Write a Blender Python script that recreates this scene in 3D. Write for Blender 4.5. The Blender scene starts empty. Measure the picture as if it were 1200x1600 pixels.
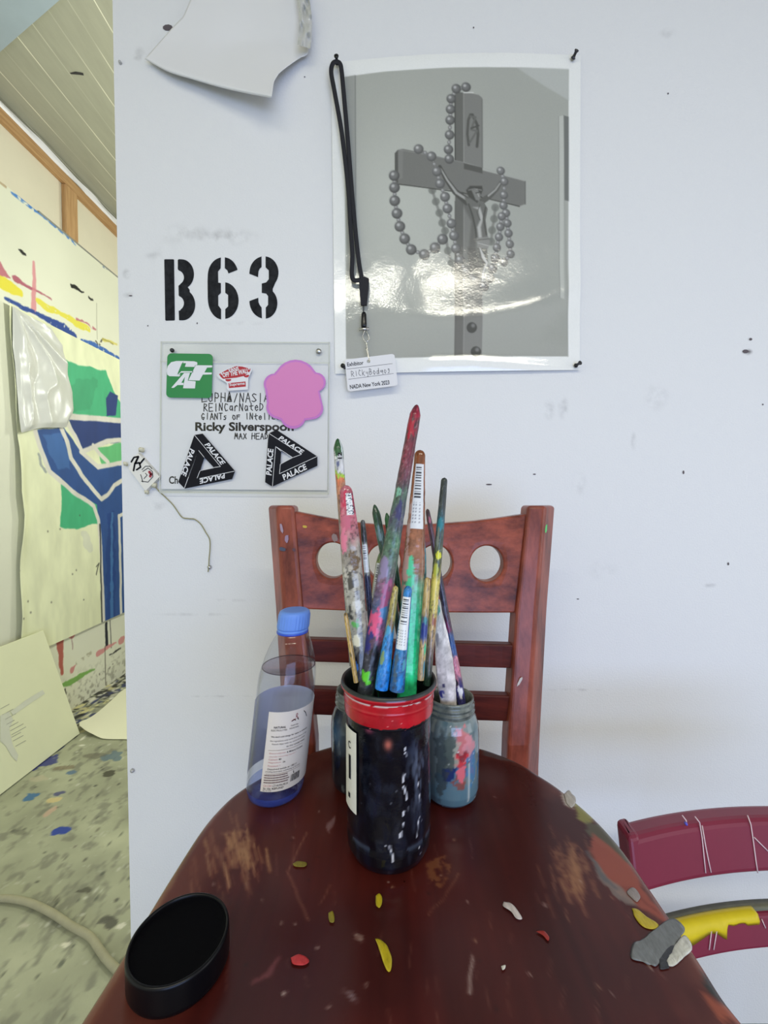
import bpy, bmesh, math, random
import numpy as np
from mathutils import Vector, Matrix
from mathutils.geometry import tessellate_polygon

random.seed(7)
scene = bpy.context.scene
COL = scene.collection
R = math.radians

# ------------------------------------------------------------------ camera
FPX = 660.0                       # focal length in pixels of the 1200x1600 frame
PITCH = R(1.82)
HC = 1.06                         # camera height over the floor
cam_data = bpy.data.cameras.new('camera')
cam_data.sensor_fit = 'VERTICAL'
cam_data.sensor_height = 32.0
cam_data.lens = 32.0 * FPX / 1600.0
cam_data.clip_start = 0.02
cam = bpy.data.objects.new('camera', cam_data)
COL.objects.link(cam)
cam.location = (0, 0, HC)
cam.rotation_euler = (R(90) - PITCH, 0, 0)
scene.camera = cam

# ------------------------------------------------------------------ view + world + lights
scene.view_settings.view_transform = 'Standard'
scene.view_settings.look = 'None'
scene.view_settings.gamma = 1.0
scene.view_settings.use_curve_mapping = False
scene.view_settings.exposure = 0.0
scene.render.film_transparent = False
try:
    scene.cycles.max_bounces = 10
    scene.cycles.transparent_max_bounces = 16
    scene.cycles.transmission_bounces = 10
    scene.cycles.caustics_reflective = False
    scene.cycles.caustics_refractive = False
except Exception:
    pass

world = bpy.data.worlds.new('daylight')
scene.world = world
world.use_nodes = True
wn = world.node_tree
bg = wn.nodes['Background']
bg.inputs['Color'].default_value = (1.0, 0.965, 0.91, 1)
bg.inputs['Strength'].default_value = 0.80


def area(name, loc, target, sx, sy, power, color, spread=180):
    d = bpy.data.lights.new(name, 'AREA')
    d.shape = 'RECTANGLE'
    d.size = sx
    d.size_y = sy
    d.energy = power
    d.color = color
    d.spread = R(spread)
    o = bpy.data.objects.new(name, d)
    COL.objects.link(o)
    o.location = loc
    v = Vector(target) - Vector(loc)
    o.rotation_euler = v.to_track_quat('-Z', 'Y').to_euler()
    return o


def bulb(name, loc, power, color, r=0.06):
    d = bpy.data.lights.new(name, 'POINT')
    d.energy = power
    d.color = color
    d.shadow_soft_size = r
    o = bpy.data.objects.new(name, d)
    COL.objects.link(o)
    o.location = loc
    return o


# ceiling tube over the work place behind the camera, three added unseen fill lights,
# and two bare work lamps in the next bay behind the partition
area('ceiling_tube_light', (0.80, -1.60, 2.62), (0.80, -1.59, 0), 1.3, 0.12, 29, (1.0, 0.96, 0.80))
area('left_fill_light', (-0.70, -1.60, 2.62), (-0.70, -1.59, 0), 1.2, 0.12, 24, (1.0, 0.98, 0.84))  # added unseen fill, brightens the left part of the partition
area('low_blue_fill', (0.7, -1.9, 0.70), (0.3, 0.82, 0.5), 1.8, 1.0, 32, (0.36, 0.54, 1.0))  # added unseen fill, tints the lower wall blue
area('side_fill_light', (2.9, -0.35, 1.05), (0.3, 0.45, 0.9), 1.1, 1.2, 7, (0.90, 0.92, 1.0))  # added unseen fill, gives the right post's outer side its glare
bulb('bay_lamp', (-0.42, 1.7, 1.85), 28, (0.97, 1.0, 0.87))
bulb('bay_lamp', (-0.40, 2.9, 1.85), 28, (0.97, 1.0, 0.87))

# ------------------------------------------------------------------ projection helpers (photo pixel -> point in the room)
_F = Vector((0, math.cos(PITCH), -math.sin(PITCH)))
_U = Vector((0, math.sin(PITCH), math.cos(PITCH)))
CAM = Vector((0, 0, HC))


def ray(px, py):
    return _F + Vector(((px - 600) / FPX, 0, 0)) - _U * ((py - 800) / FPX)


def PY(px, py, Y):
    d = ray(px, py)
    return CAM + d * (Y / d.y)


def PZ(px, py, z):
    d = ray(px, py)
    return CAM + d * ((z - HC) / d.z)


def PX(px, py, x):
    d = ray(px, py)
    return CAM + d * (x / d.x)


# ------------------------------------------------------------------ colour helpers
def lin1(c):
    return c / 12.92 if c <= 0.04045 else ((c + 0.055) / 1.055) ** 2.4


def lin(r, g, b, k=1.0):
    return tuple(min(0.92, lin1(v / 255.0) * k) for v in (r, g, b)) + (1.0,)


def lin_np(c):
    c = np.clip(c, 0, 1)
    return np.where(c <= 0.04045, c / 12.92, ((c + 0.055) / 1.055) ** 2.4)


# ------------------------------------------------------------------ noise
_rng = np.random.RandomState(3)
_TAB = _rng.rand(256, 256)


def vnoise(x, y, seed=0):
    x = np.asarray(x, float) + seed * 17.31
    y = np.asarray(y, float) + seed * 9.73
    xi = np.floor(x).astype(int)
    yi = np.floor(y).astype(int)
    fx = x - xi
    fy = y - yi
    fx = fx * fx * (3 - 2 * fx)
    fy = fy * fy * (3 - 2 * fy)
    a = _TAB[xi % 256, yi % 256]
    b = _TAB[(xi + 1) % 256, yi % 256]
    c = _TAB[xi % 256, (yi + 1) % 256]
    d = _TAB[(xi + 1) % 256, (yi + 1) % 256]
    return (a * (1 - fx) + b * fx) * (1 - fy) + (c * (1 - fx) + d * fx) * fy


def fbm(x, y, seed=0, octv=3):
    s = 0
    a = 0.5
    t = 0
    for k in range(octv):
        s = s + a * vnoise(x * 2 ** k, y * 2 ** k, seed + k * 5)
        t += a
        a *= 0.5
    return s / t


# ------------------------------------------------------------------ a colour field over a surface (becomes a vertex colour attribute)
class Field:
    def __init__(s, x0, y0, x1, y1, step, col):
        s.x0, s.y0, s.step = x0, y0, step
        s.nx = int(round((x1 - x0) / step)) + 1
        s.ny = int(round((y1 - y0) / step)) + 1
        s.xs = x0 + np.arange(s.nx) * step
        s.ys = y0 + np.arange(s.ny) * step
        s.X, s.Y = np.meshgrid(s.xs, s.ys)
        s.C = np.empty((s.ny, s.nx, 3))
        s.C[:] = np.array(col) / 255.0

    def win(s, x0, y0, x1, y1):
        i0 = max(0, int((x0 - s.x0) / s.step) - 1)
        i1 = min(s.nx, int((x1 - s.x0) / s.step) + 3)
        j0 = max(0, int((y0 - s.y0) / s.step) - 1)
        j1 = min(s.ny, int((y1 - s.y0) / s.step) + 3)
        if i1 <= i0 or j1 <= j0:
            return None
        return (slice(j0, j1), slice(i0, i1))

    def mix(s, w, col, a):
        c = np.array(col, float) / 255.0
        a = np.clip(a, 0, 1)[..., None]
        s.C[w] = s.C[w] * (1 - a) + c * a

    def _warp(s, X, Y, rag, freq, seed):
        if rag:
            X2 = X + rag * 2 * (fbm(X * freq, Y * freq, seed) - 0.5)
            Y2 = Y + rag * 2 * (fbm(X * freq, Y * freq, seed + 40) - 0.5)
            return X2, Y2
        return X, Y

    def poly(s, pts, col, a=1.0, soft=None, rag=0.0, freq=0.0, seed=1, brk=0.0):
        soft = soft or s.step
        P = np.array(pts, float)
        m = soft + rag * 2
        w = s.win(P[:, 0].min() - m, P[:, 1].min() - m, P[:, 0].max() + m, P[:, 1].max() + m)
        if w is None:
            return
        X, Y = s._warp(s.X[w], s.Y[w], rag, freq, seed)
        inside = np.zeros(X.shape, bool)
        d2 = np.full(X.shape, 1e9)
        n = len(P)
        for i in range(n):
            ax, ay = P[i]
            bx, by = P[(i + 1) % n]
            c = ((ay > Y) != (by > Y))
            if by != ay:
                inside ^= c & (X < (bx - ax) * (Y - ay) / (by - ay) + ax)
            ex, ey = bx - ax, by - ay
            L = ex * ex + ey * ey + 1e-18
            t = np.clip(((X - ax) * ex + (Y - ay) * ey) / L, 0, 1)
            d2 = np.minimum(d2, (X - ax - t * ex) ** 2 + (Y - ay - t * ey) ** 2)
        d = np.sqrt(d2) * np.where(inside, 1, -1)
        al = np.clip(d / soft + 0.5, 0, 1)
        if brk:
            al = al * np.clip((fbm(X * freq * 2, Y * freq * 2, seed + 9) - brk) * 8, 0, 1)
        s.mix(w, col, al * a)

    def stroke(s, pts, wd, col, a=1.0, soft=None, rag=0.0, freq=0.0, seed=1, brk=0.0):
        soft = soft or s.step
        P = np.array(pts, float)
        if np.isscalar(wd):
            W = np.full(len(P), wd)
        else:
            W = np.array(wd, float)
        m = W.max() + soft + rag * 2
        w = s.win(P[:, 0].min() - m, P[:, 1].min() - m, P[:, 0].max() + m, P[:, 1].max() + m)
        if w is None:
            return
        X, Y = s._warp(s.X[w], s.Y[w], rag, freq, seed)
        best = np.full(X.shape, -1e9)
        for i in range(len(P) - 1):
            ax, ay = P[i]
            bx, by = P[i + 1]
            ex, ey = bx - ax, by - ay
            L = ex * ex + ey * ey + 1e-18
            t = np.clip(((X - ax) * ex + (Y - ay) * ey) / L, 0, 1)
            d = np.sqrt((X - ax - t * ex) ** 2 + (Y - ay - t * ey) ** 2)
            best = np.maximum(best, (W[i] * (1 - t) + W[i + 1] * t) / 2 - d)
        al = np.clip(best / soft + 0.5, 0, 1)
        if brk:
            al = al * np.clip((fbm(X * freq * 2, Y * freq * 2, seed + 9) - brk) * 8, 0, 1)
        s.mix(w, col, al * a)

    def disc(s, c, r, col, a=1.0, soft=None, ry=None):
        soft = soft or s.step
        ry = ry or r
        w = s.win(c[0] - r - soft, c[1] - ry - soft, c[0] + r + soft, c[1] + ry + soft)
        if w is None:
            return
        q = np.sqrt(((s.X[w] - c[0]) / r) ** 2 + ((s.Y[w] - c[1]) / ry) ** 2)
        s.mix(w, col, np.clip((1 - q) * min(r, ry) / soft + 0.5, 0, 1) * a)

    def sample(s, x, y):
        fx = np.clip((np.asarray(x) - s.x0) / s.step, 0, s.nx - 1.001)
        fy = np.clip((np.asarray(y) - s.y0) / s.step, 0, s.ny - 1.001)
        i = fx.astype(int)
        j = fy.astype(int)
        u = (fx - i)[..., None]
        v = (fy - j)[..., None]
        C = s.C
        return (C[j, i] * (1 - u) + C[j, i + 1] * u) * (1 - v) + (C[j + 1, i] * (1 - u) + C[j + 1, i + 1] * u) * v


# ------------------------------------------------------------------ materials
def mat(name, color, rough=0.6, metal=0.0, spec=0.5, coat=0.0, coat_rough=0.1, bump=0.0, bscale=60.0,
        var=0.0, vscale=12.0, stretch=(1, 1, 1), color2=None, attr=False, atk=(1, 1, 1), transmission=0.0, ior=1.45):
    m = bpy.data.materials.new(name)
    m.use_nodes = True
    nt = m.node_tree
    b = nt.nodes['Principled BSDF']
    b.inputs['Base Color'].default_value = color
    b.inputs['Roughness'].default_value = rough
    b.inputs['Metallic'].default_value = metal
    b.inputs['Specular IOR Level'].default_value = spec
    b.inputs['Coat Weight'].default_value = coat
    b.inputs['Coat Roughness'].default_value = coat_rough
    b.inputs['Transmission Weight'].default_value = transmission
    b.inputs['IOR'].default_value = ior
    tc = nt.nodes.new('ShaderNodeTexCoord')
    mp = nt.nodes.new('ShaderNodeMapping')
    mp.inputs['Scale'].default_value = stretch
    nt.links.new(tc.outputs['Object'], mp.inputs['Vector'])
    src = None
    if attr:
        a = nt.nodes.new('ShaderNodeVertexColor')
        a.layer_name = 'Col'
        mm = nt.nodes.new('ShaderNodeMix')
        mm.data_type = 'RGBA'
        mm.blend_type = 'MULTIPLY'
        mm.inputs['Factor'].default_value = 1.0
        nt.links.new(a.outputs['Color'], mm.inputs['A'])
        mm.inputs['B'].default_value = (atk[0], atk[1], atk[2], 1)
        src = mm.outputs['Result']
    if var > 0 or color2 is not None:
        n = nt.nodes.new('ShaderNodeTexNoise')
        n.inputs['Scale'].default_value = vscale
        n.inputs['Detail'].default_value = 6
        n.inputs['Roughness'].default_value = 0.65
        nt.links.new(mp.outputs['Vector'], n.inputs['Vector'])
        r = nt.nodes.new('ShaderNodeMapRange')
        r.inputs['From Min'].default_value = 0.3
        r.inputs['From Max'].default_value = 0.7
        nt.links.new(n.outputs['Fac'], r.inputs['Value'])
        mx = nt.nodes.new('ShaderNodeMix')
        mx.data_type = 'RGBA'
        nt.links.new(r.outputs['Result'], mx.inputs['Factor'])
        if color2 is None:
            color2 = tuple(c * (1 - var) for c in color[:3]) + (1,)
        mx.inputs['B'].default_value = color2
        if src is not None:
            mx.blend_type = 'MULTIPLY'
            nt.links.new(src, mx.inputs['A'])
            mx.inputs['B'].default_value = (1 - var, 1 - var, 1 - var, 1)
        else:
            mx.inputs['A'].default_value = color
        src = mx.outputs['Result']
    if src is not None:
        nt.links.new(src, b.inputs['Base Color'])
    if bump > 0:
        n2 = nt.nodes.new('ShaderNodeTexNoise')
        n2.inputs['Scale'].default_value = bscale
        n2.inputs['Detail'].default_value = 4
        nt.links.new(mp.outputs['Vector'], n2.inputs['Vector'])
        bp = nt.nodes.new('ShaderNodeBump')
        bp.inputs['Strength'].default_value = bump
        bp.inputs['Distance'].default_value = 0.002
        nt.links.new(n2.outputs['Fac'], bp.inputs['Height'])
        nt.links.new(bp.outputs['Normal'], b.inputs['Normal'])
    return m


# ------------------------------------------------------------------ object helpers
def link(o, parent=None):
    COL.objects.link(o)
    if parent is not None:
        o.parent = parent
    return o


def tag(o, label=None, cat=None, group=None, kind=None):
    if label:
        o['label'] = label
    if cat:
        o['category'] = cat
    if group:
        o['group'] = group
    if kind:
        o['kind'] = kind
    return o


def empty(name, label, cat, loc=(0, 0, 0), group=None):
    o = bpy.data.objects.new(name, None)
    COL.objects.link(o)
    o.location = loc
    o.empty_display_size = 0.03
    return tag(o, label, cat, group)


def mesh(name, verts, faces, m, parent=None, smooth=False, cols=None):
    """verts in world coordinates; parents are unrotated, so only the parent's place is taken off."""
    me = bpy.data.meshes.new(name)
    V = np.array([tuple(v) for v in verts], float)
    off = np.zeros(3)
    p = parent
    while p is not None:
        off += np.array(p.location)
        p = p.parent
    V = V - off
    me.from_pydata([tuple(v) for v in V], [], [tuple(f) for f in faces])
    return _finish(name, me, m, parent, smooth, cols)


def _finish(name, me, m, parent, smooth, cols):
    me.update()
    if cols is not None:
        at = me.color_attributes.new('Col', 'FLOAT_COLOR', 'POINT')
        c = np.ones((len(me.vertices), 4))
        c[:, :3] = lin_np(np.asarray(cols).reshape(-1, 3))
        at.data.foreach_set('color', c.ravel())
    if smooth:
        me.polygons.foreach_set('use_smooth', [True] * len(me.polygons))
    me.materials.append(m)
    o = bpy.data.objects.new(name, me)
    return link(o, parent)


def grid(name, P, m, parent=None, smooth=True, cols=None, wrap=False, flip=False):
    """P: (ny, nx, 3) world points."""
    ny, nx = P.shape[:2]
    off = np.zeros(3)
    p = parent
    while p is not None:
        off += np.array(p.location)
        p = p.parent
    V = (P - off).reshape(-1, 3)
    idx = np.arange(ny * nx).reshape(ny, nx)
    if wrap:
        idx = np.concatenate([idx, idx[:, :1]], 1)
    a = idx[:-1, :-1].ravel()
    b = idx[:-1, 1:].ravel()
    c = idx[1:, 1:].ravel()
    d = idx[1:, :-1].ravel()
    Fq = np.stack([a, d, c, b] if flip else [a, b, c, d], 1)
    me = bpy.data.meshes.new(name)
    me.vertices.add(len(V))
    me.vertices.foreach_set('co', V.ravel())
    nf = len(Fq)
    me.loops.add(nf * 4)
    me.loops.foreach_set('vertex_index', Fq.ravel().astype(np.int32))
    me.polygons.add(nf)
    me.polygons.foreach_set('loop_start', np.arange(0, nf * 4, 4, dtype=np.int32))
    me.polygons.foreach_set('loop_total', np.full(nf, 4, dtype=np.int32))
    me.update(calc_edges=True)
    return _finish(name, me, m, parent, smooth, cols)


def box(name, lo, hi, m, parent=None, bevel=0.0, seg=2):
    bm = bmesh.new()
    bmesh.ops.create_cube(bm, size=1)
    lo = Vector(lo)
    hi = Vector(hi)
    c = (lo + hi) / 2
    s = hi - lo
    for v in bm.verts:
        v.co = Vector((v.co.x * s.x, v.co.y * s.y, v.co.z * s.z)) + c
    if bevel:
        bmesh.ops.bevel(bm, geom=bm.edges[:], offset=bevel, segments=seg, affect='EDGES', profile=0.5)
    return from_bm(name, bm, m, parent, smooth=False)


def from_bm(name, bm, m, parent=None, smooth=False):
    p = parent
    off = Vector((0, 0, 0))
    while p is not None:
        off += p.location
        p = p.parent
    bmesh.ops.recalc_face_normals(bm, faces=bm.faces[:])
    bmesh.ops.translate(bm, verts=bm.verts[:], vec=-off)
    me = bpy.data.meshes.new(name)
    bm.to_mesh(me)
    bm.free()
    return _finish(name, me, m, parent, smooth, None)


def loft(name, rings, m, parent=None, smooth=False, cap=True, bevel=0.0, seg=2):
    bm = bmesh.new()
    rows = [[bm.verts.new(p) for p in r] for r in rings]
    n = len(rows[0])
    for a, b in zip(rows[:-1], rows[1:]):
        for i in range(n):
            bm.faces.new((a[i], a[(i + 1) % n], b[(i + 1) % n], b[i]))
    if cap:
        bm.faces.new(rows[0][::-1])
        bm.faces.new(rows[-1])
    if bevel:
        bmesh.ops.recalc_face_normals(bm, faces=bm.faces[:])
        ed = [e for e in bm.edges if len(e.link_faces) == 2 and e.calc_face_angle(0) > R(40)]
        bmesh.ops.bevel(bm, geom=ed, offset=bevel, segments=seg, affect='EDGES', profile=0.5, clamp_overlap=True)
    return from_bm(name, bm, m, parent, smooth)


def frame_along(pts):
    P = [Vector(p) for p in pts]
    T = []
    for i in range(len(P)):
        a = P[max(0, i - 1)]
        b = P[min(len(P) - 1, i + 1)]
        T.append((b - a).normalized())
    return P, T


def tube(name, pts, rad, m, parent=None, n=10, ref=(0, -1, 0), flat=1.0, closed=False):
    """Round or flattened tube along pts; flat scales the radius along ref (thickness towards the viewer side)."""
    P, T = frame_along(pts)
    if closed:
        P = P + [P[0]]
        k = len(P)
        T = [(P[(i + 1) % (k - 1)] - P[(i - 1) % (k - 1)]).normalized() for i in range(k)]
    rings = []
    ref = Vector(ref)
    for i, (p, t) in enumerate(zip(P, T)):
        a = (ref - t * ref.dot(t))
        if a.length < 1e-5:
            a = t.orthogonal()
        a.normalize()
        b = t.cross(a)
        r = rad[i] if isinstance(rad, (list, tuple)) else rad
        rings.append([p + a * (math.cos(2 * math.pi * j / n) * r * flat) + b * (math.sin(2 * math.pi * j / n) * r) for j in range(n)])
    return loft(name, rings, m, parent, smooth=True, cap=not closed)


def smooth_path(pts, k=8):
    """Catmull-Rom through pts."""
    P = [Vector(p) for p in pts]
    out = []
    for i in range(len(P) - 1):
        p0 = P[max(0, i - 1)]
        p1 = P[i]
        p2 = P[i + 1]
        p3 = P[min(len(P) - 1, i + 2)]
        for j in range(k):
            t = j / k
            out.append(0.5 * ((2 * p1) + (p2 - p0) * t + (2 * p0 - 5 * p1 + 4 * p2 - p3) * t * t + (3 * p1 - p0 - 3 * p2 + p3) * t ** 3))
    out.append(P[-1])
    return out


def lathe_pts(profile, center, n=48, shear=(0, 0)):
    """profile: list of (r, z) -> (len, n, 3) grid; angle 0 looks at -Y (towards the viewer)."""
    pr = np.array(profile, float)
    ph = np.arange(n) * 2 * math.pi / n
    r = pr[:, 0][:, None]
    z = pr[:, 1][:, None] + 0 * ph[None]
    x = center[0] + r * np.sin(ph)[None] + shear[0] * z
    y = center[1] - r * np.cos(ph)[None] + shear[1] * z
    return np.stack([x, y, z + center[2]], -1), ph, pr


def lathe(name, profile, center, m, parent=None, n=48, cols=None, shear=(0, 0)):
    P, ph, pr = lathe_pts(profile, center, n, shear)
    return grid(name, P, m, parent, True, cols, wrap=True)


def dense(profile, step):
    """resample a profile so no piece is longer than step."""
    out = [profile[0]]
    for (a, b) in zip(profile[:-1], profile[1:]):
        L = math.hypot(b[0] - a[0], b[1] - a[1])
        k = max(1, int(math.ceil(L / step)))
        for i in range(1, k + 1):
            out.append((a[0] + (b[0] - a[0]) * i / k, a[1] + (b[1] - a[1]) * i / k))
    return out


def plate(name, pts, Yd, th, m, parent=None, holes=(), fn=None):
    """flat shape on the wall plane: photo-plane outline -> plate of thickness th standing at depth Yd (front face)."""
    fn = fn or (lambda x, y, d: PY(x, y, d))
    loops = [pts] + list(holes)
    tri = tessellate_polygon([[Vector((p[0], p[1], 0)) for p in l] for l in loops])
    flatp = [p for l in loops for p in l]
    n = len(flatp)
    V = [PY(p[0], p[1], Yd) for p in flatp]
    V2 = [v + Vector((0, th, 0)) for v in V]
    F = []
    for t in tri:
        F.append(tuple(t))
        F.append(tuple(i + n for i in reversed(t)))
    o = 0
    for l in loops:
        k = len(l)
        for i in range(k):
            a = o + i
            b = o + (i + 1) % k
            F.append((a, b, b + n, a + n))
        o += k
    bm = bmesh.new()
    vs = [bm.verts.new(v) for v in V + V2]
    for f in F:
        try:
            bm.faces.new([vs[i] for i in f])
        except ValueError:
            pass
    return from_bm(name, bm, m, parent)


def ribbon_geo(lines, w):
    """photo-plane polylines -> 2-D quads and round joints."""
    V = []
    F = []
    for ln in lines:
        for i in range(len(ln) - 1):
            ax, ay = ln[i]
            bx, by = ln[i + 1]
            L = math.hypot(bx - ax, by - ay) or 1e-6
            nx, ny = -(by - ay) / L * w / 2, (bx - ax) / L * w / 2
            k = len(V)
            V += [(ax + nx, ay + ny), (bx + nx, by + ny), (bx - nx, by - ny), (ax - nx, ay - ny)]
            F.append((k, k + 1, k + 2, k + 3))
        for (x, y) in ln:
            k = len(V)
            V += [(x + w / 2 * math.cos(a * math.pi / 4), y + w / 2 * math.sin(a * math.pi / 4)) for a in range(8)]
            F.append(tuple(range(k, k + 8)))
    return V, F


def ribbons(name, lines, w, Yd, m, parent=None, fn=None):
    V, F = ribbon_geo(lines, w)
    return mesh(name, [fn(x, y) if fn else PY(x, y, Yd) for x, y in V], F, m, parent)


_tcache = {}


def text_geo(s, bold=0.0):
    key = (s, bold)
    if key in _tcache:
        return _tcache[key]
    cu = bpy.data.curves.new('lettering_source', 'FONT')
    cu.body = s
    cu.size = 1.0
    cu.offset = bold
    cu.resolution_u = 3
    cu.fill_mode = 'FRONT'
    o = bpy.data.objects.new('lettering_source', cu)
    COL.objects.link(o)
    dg = bpy.context.evaluated_depsgraph_get()
    me = bpy.data.meshes.new_from_object(o.evaluated_get(dg))
    V = np.array([v.co[:2] for v in me.vertices]).reshape(-1, 2)
    F = [tuple(p.vertices) for p in me.polygons]
    bpy.data.objects.remove(o)
    bpy.data.curves.remove(cu)
    bpy.data.meshes.remove(me)
    if len(V):
        V = V - V.min(0)
        V = V / np.maximum(V.max(0), 1e-6)
    _tcache[key] = (V, F)
    return V, F


def text_px(s, x, y, w, h, ang=0.0, shear=0.0, bold=0.0, flip=False):
    """lettering filling a w x h box whose lower left corner is at (x, y); ang in degrees (counter-clockwise in the picture)."""
    V, F = text_geo(s, bold)
    c, sn = math.cos(R(ang)), math.sin(R(ang))
    out = []
    for (u, v) in V:
        if flip:
            u, v = 1 - u, 1 - v
        a = u * w + v * h * shear
        b = v * h
        out.append((x + a * c - b * sn, y - a * sn - b * c))
    return out, F


def lettering(items, name, Yd, m, parent, fn=None):
    """items: text_px results joined into one inscription."""
    V = []
    F = []
    for (v, f) in items:
        k = len(V)
        V += v
        F += [tuple(i + k for i in q) for q in f]
    return mesh(name, [fn(x, y) if fn else PY(x, y, Yd) for x, y in V], F, m, parent)


# ------------------------------------------------------------------ shared materials
M_white = mat('white_emulsion', lin(226, 227, 225), 0.75, bump=0.12, bscale=220, var=0.03, vscale=3)
M_black = mat('black_gloss', lin(14, 15, 19), 0.25, spec=0.5)
M_blackmatte = mat('black_paint', lin(16, 17, 23), 0.6, spec=0.15, color2=lin(44, 46, 50), vscale=70)
M_steel = mat('steel', lin(190, 190, 190), 0.25, metal=1.0)
M_darksteel = mat('dark_steel', lin(70, 70, 74), 0.35, metal=0.9)
M_ink = mat('ink', lin(12, 12, 18), 0.6, spec=0.15)
M_paper = mat('white_paper', lin(232, 232, 238), 0.7)
M_red = mat('red_print', lin(176, 30, 48), 0.4)
M_green = mat('green_print', lin(38, 134, 72), 0.35)
M_whiteprint = mat('white_print', lin(225, 226, 230), 0.4)

WALL_Y = 0.82
LEFT_X = -1.57
CEIL_Z = 2.72
WALL_L = (PY(182, 200, WALL_Y).x + PY(199, 1300, WALL_Y).x) / 2


# ------------------------------------------------------------------ room: front wall with its smudges
def wall_material():
    m = mat('painted_partition', lin(226, 227, 228), 0.62, bump=0.32, bscale=300)
    nt = m.node_tree
    b = nt.nodes['Principled BSDF']
    geo = nt.nodes.new('ShaderNodeNewGeometry')
    noi = nt.nodes.new('ShaderNodeTexNoise')
    noi.inputs['Scale'].default_value = 45
    noi.inputs['Detail'].default_value = 5
    nt.links.new(geo.outputs['Position'], noi.inputs['Vector'])
    total = None
    # px, py, rx, ry, strength
    spots = [(1168, 550, 8, 5, 1.0), (1172, 530, 4, 3, .6), (858, 640, 9, 16, .35), (880, 636, 9, 18, .35), (905, 755, 12, 20, .2),
             (1025, 620, 20, 22, .18), (990, 690, 5, 14, .3), (350, 370, 50, 14, .3), (290, 365, 40, 16, .2), (198, 428, 7, 8, .45),
             (204, 461, 12, 5, .4), (215, 88, 12, 14, .35), (1045, 52, 14, 8, .2), (255, 405, 30, 40, .06), (940, 890, 30, 16, .08),
             (240, 400, 14, 6, .2), (1110, 915, 12, 4, .3), (900, 1078, 45, 2.5, .35), (300, 960, 60, 3, .2), (360, 938, 40, 3, .2),
             (340, 1088, 70, 2, .25), (245, 790, 16, 9, .25), (375, 505, 40, 4, .12)]
    for (px, py, rx, ry, k) in spots:
        c = PY(px, py, WALL_Y)
        sc = FPX / WALL_Y
        vm = nt.nodes.new('ShaderNodeVectorMath')
        vm.operation = 'SUBTRACT'
        nt.links.new(geo.outputs['Position'], vm.inputs[0])
        vm.inputs[1].default_value = c
        v2 = nt.nodes.new('ShaderNodeVectorMath')
        v2.operation = 'MULTIPLY'
        nt.links.new(vm.outputs[0], v2.inputs[0])
        v2.inputs[1].default_value = (sc / rx, 0, sc / ry)
        ln = nt.nodes.new('ShaderNodeVectorMath')
        ln.operation = 'LENGTH'
        nt.links.new(v2.outputs[0], ln.inputs[0])
        mr = nt.nodes.new('ShaderNodeMapRange')
        mr.interpolation_type = 'SMOOTHSTEP'
        mr.inputs['From Min'].default_value = 1.3
        mr.inputs['From Max'].default_value = 0.1
        mr.inputs['To Min'].default_value = 0
        mr.inputs['To Max'].default_value = k
        nt.links.new(ln.outputs['Value'], mr.inputs['Value'])
        if total is None:
            total = mr.outputs['Result']
        else:
            ad = nt.nodes.new('ShaderNodeMath')
            ad.operation = 'ADD'
            nt.links.new(total, ad.inputs[0])
            nt.links.new(mr.outputs['Result'], ad.inputs[1])
            total = ad.outputs[0]
    rn = nt.nodes.new('ShaderNodeMapRange')
    rn.inputs['From Min'].default_value = 0.42
    rn.inputs['From Max'].default_value = 0.68
    nt.links.new(noi.outputs['Fac'], rn.inputs['Value'])
    mu = nt.nodes.new('ShaderNodeMath')
    mu.operation = 'MULTIPLY'
    nt.links.new(total, mu.inputs[0])
    nt.links.new(rn.outputs['Result'], mu.inputs[1])
    mx = nt.nodes.new('ShaderNodeMix')
    mx.data_type = 'RGBA'
    nt.links.new(mu.outputs[0], mx.inputs['Factor'])
    mx.inputs['A'].default_value = lin(226, 227, 228)
    mx.inputs['B'].default_value = lin(82, 78, 80)
    nt.links.new(mx.outputs['Result'], b.inputs['Base Color'])
    return m


wf = box('wall_front', (WALL_L, WALL_Y, 0), (3.6, WALL_Y + 0.12, CEIL_Z), wall_material())
tag(wf, 'white painted plywood partition wall behind the stool, scuffed and pinned with papers', 'wall', kind='structure')


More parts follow.
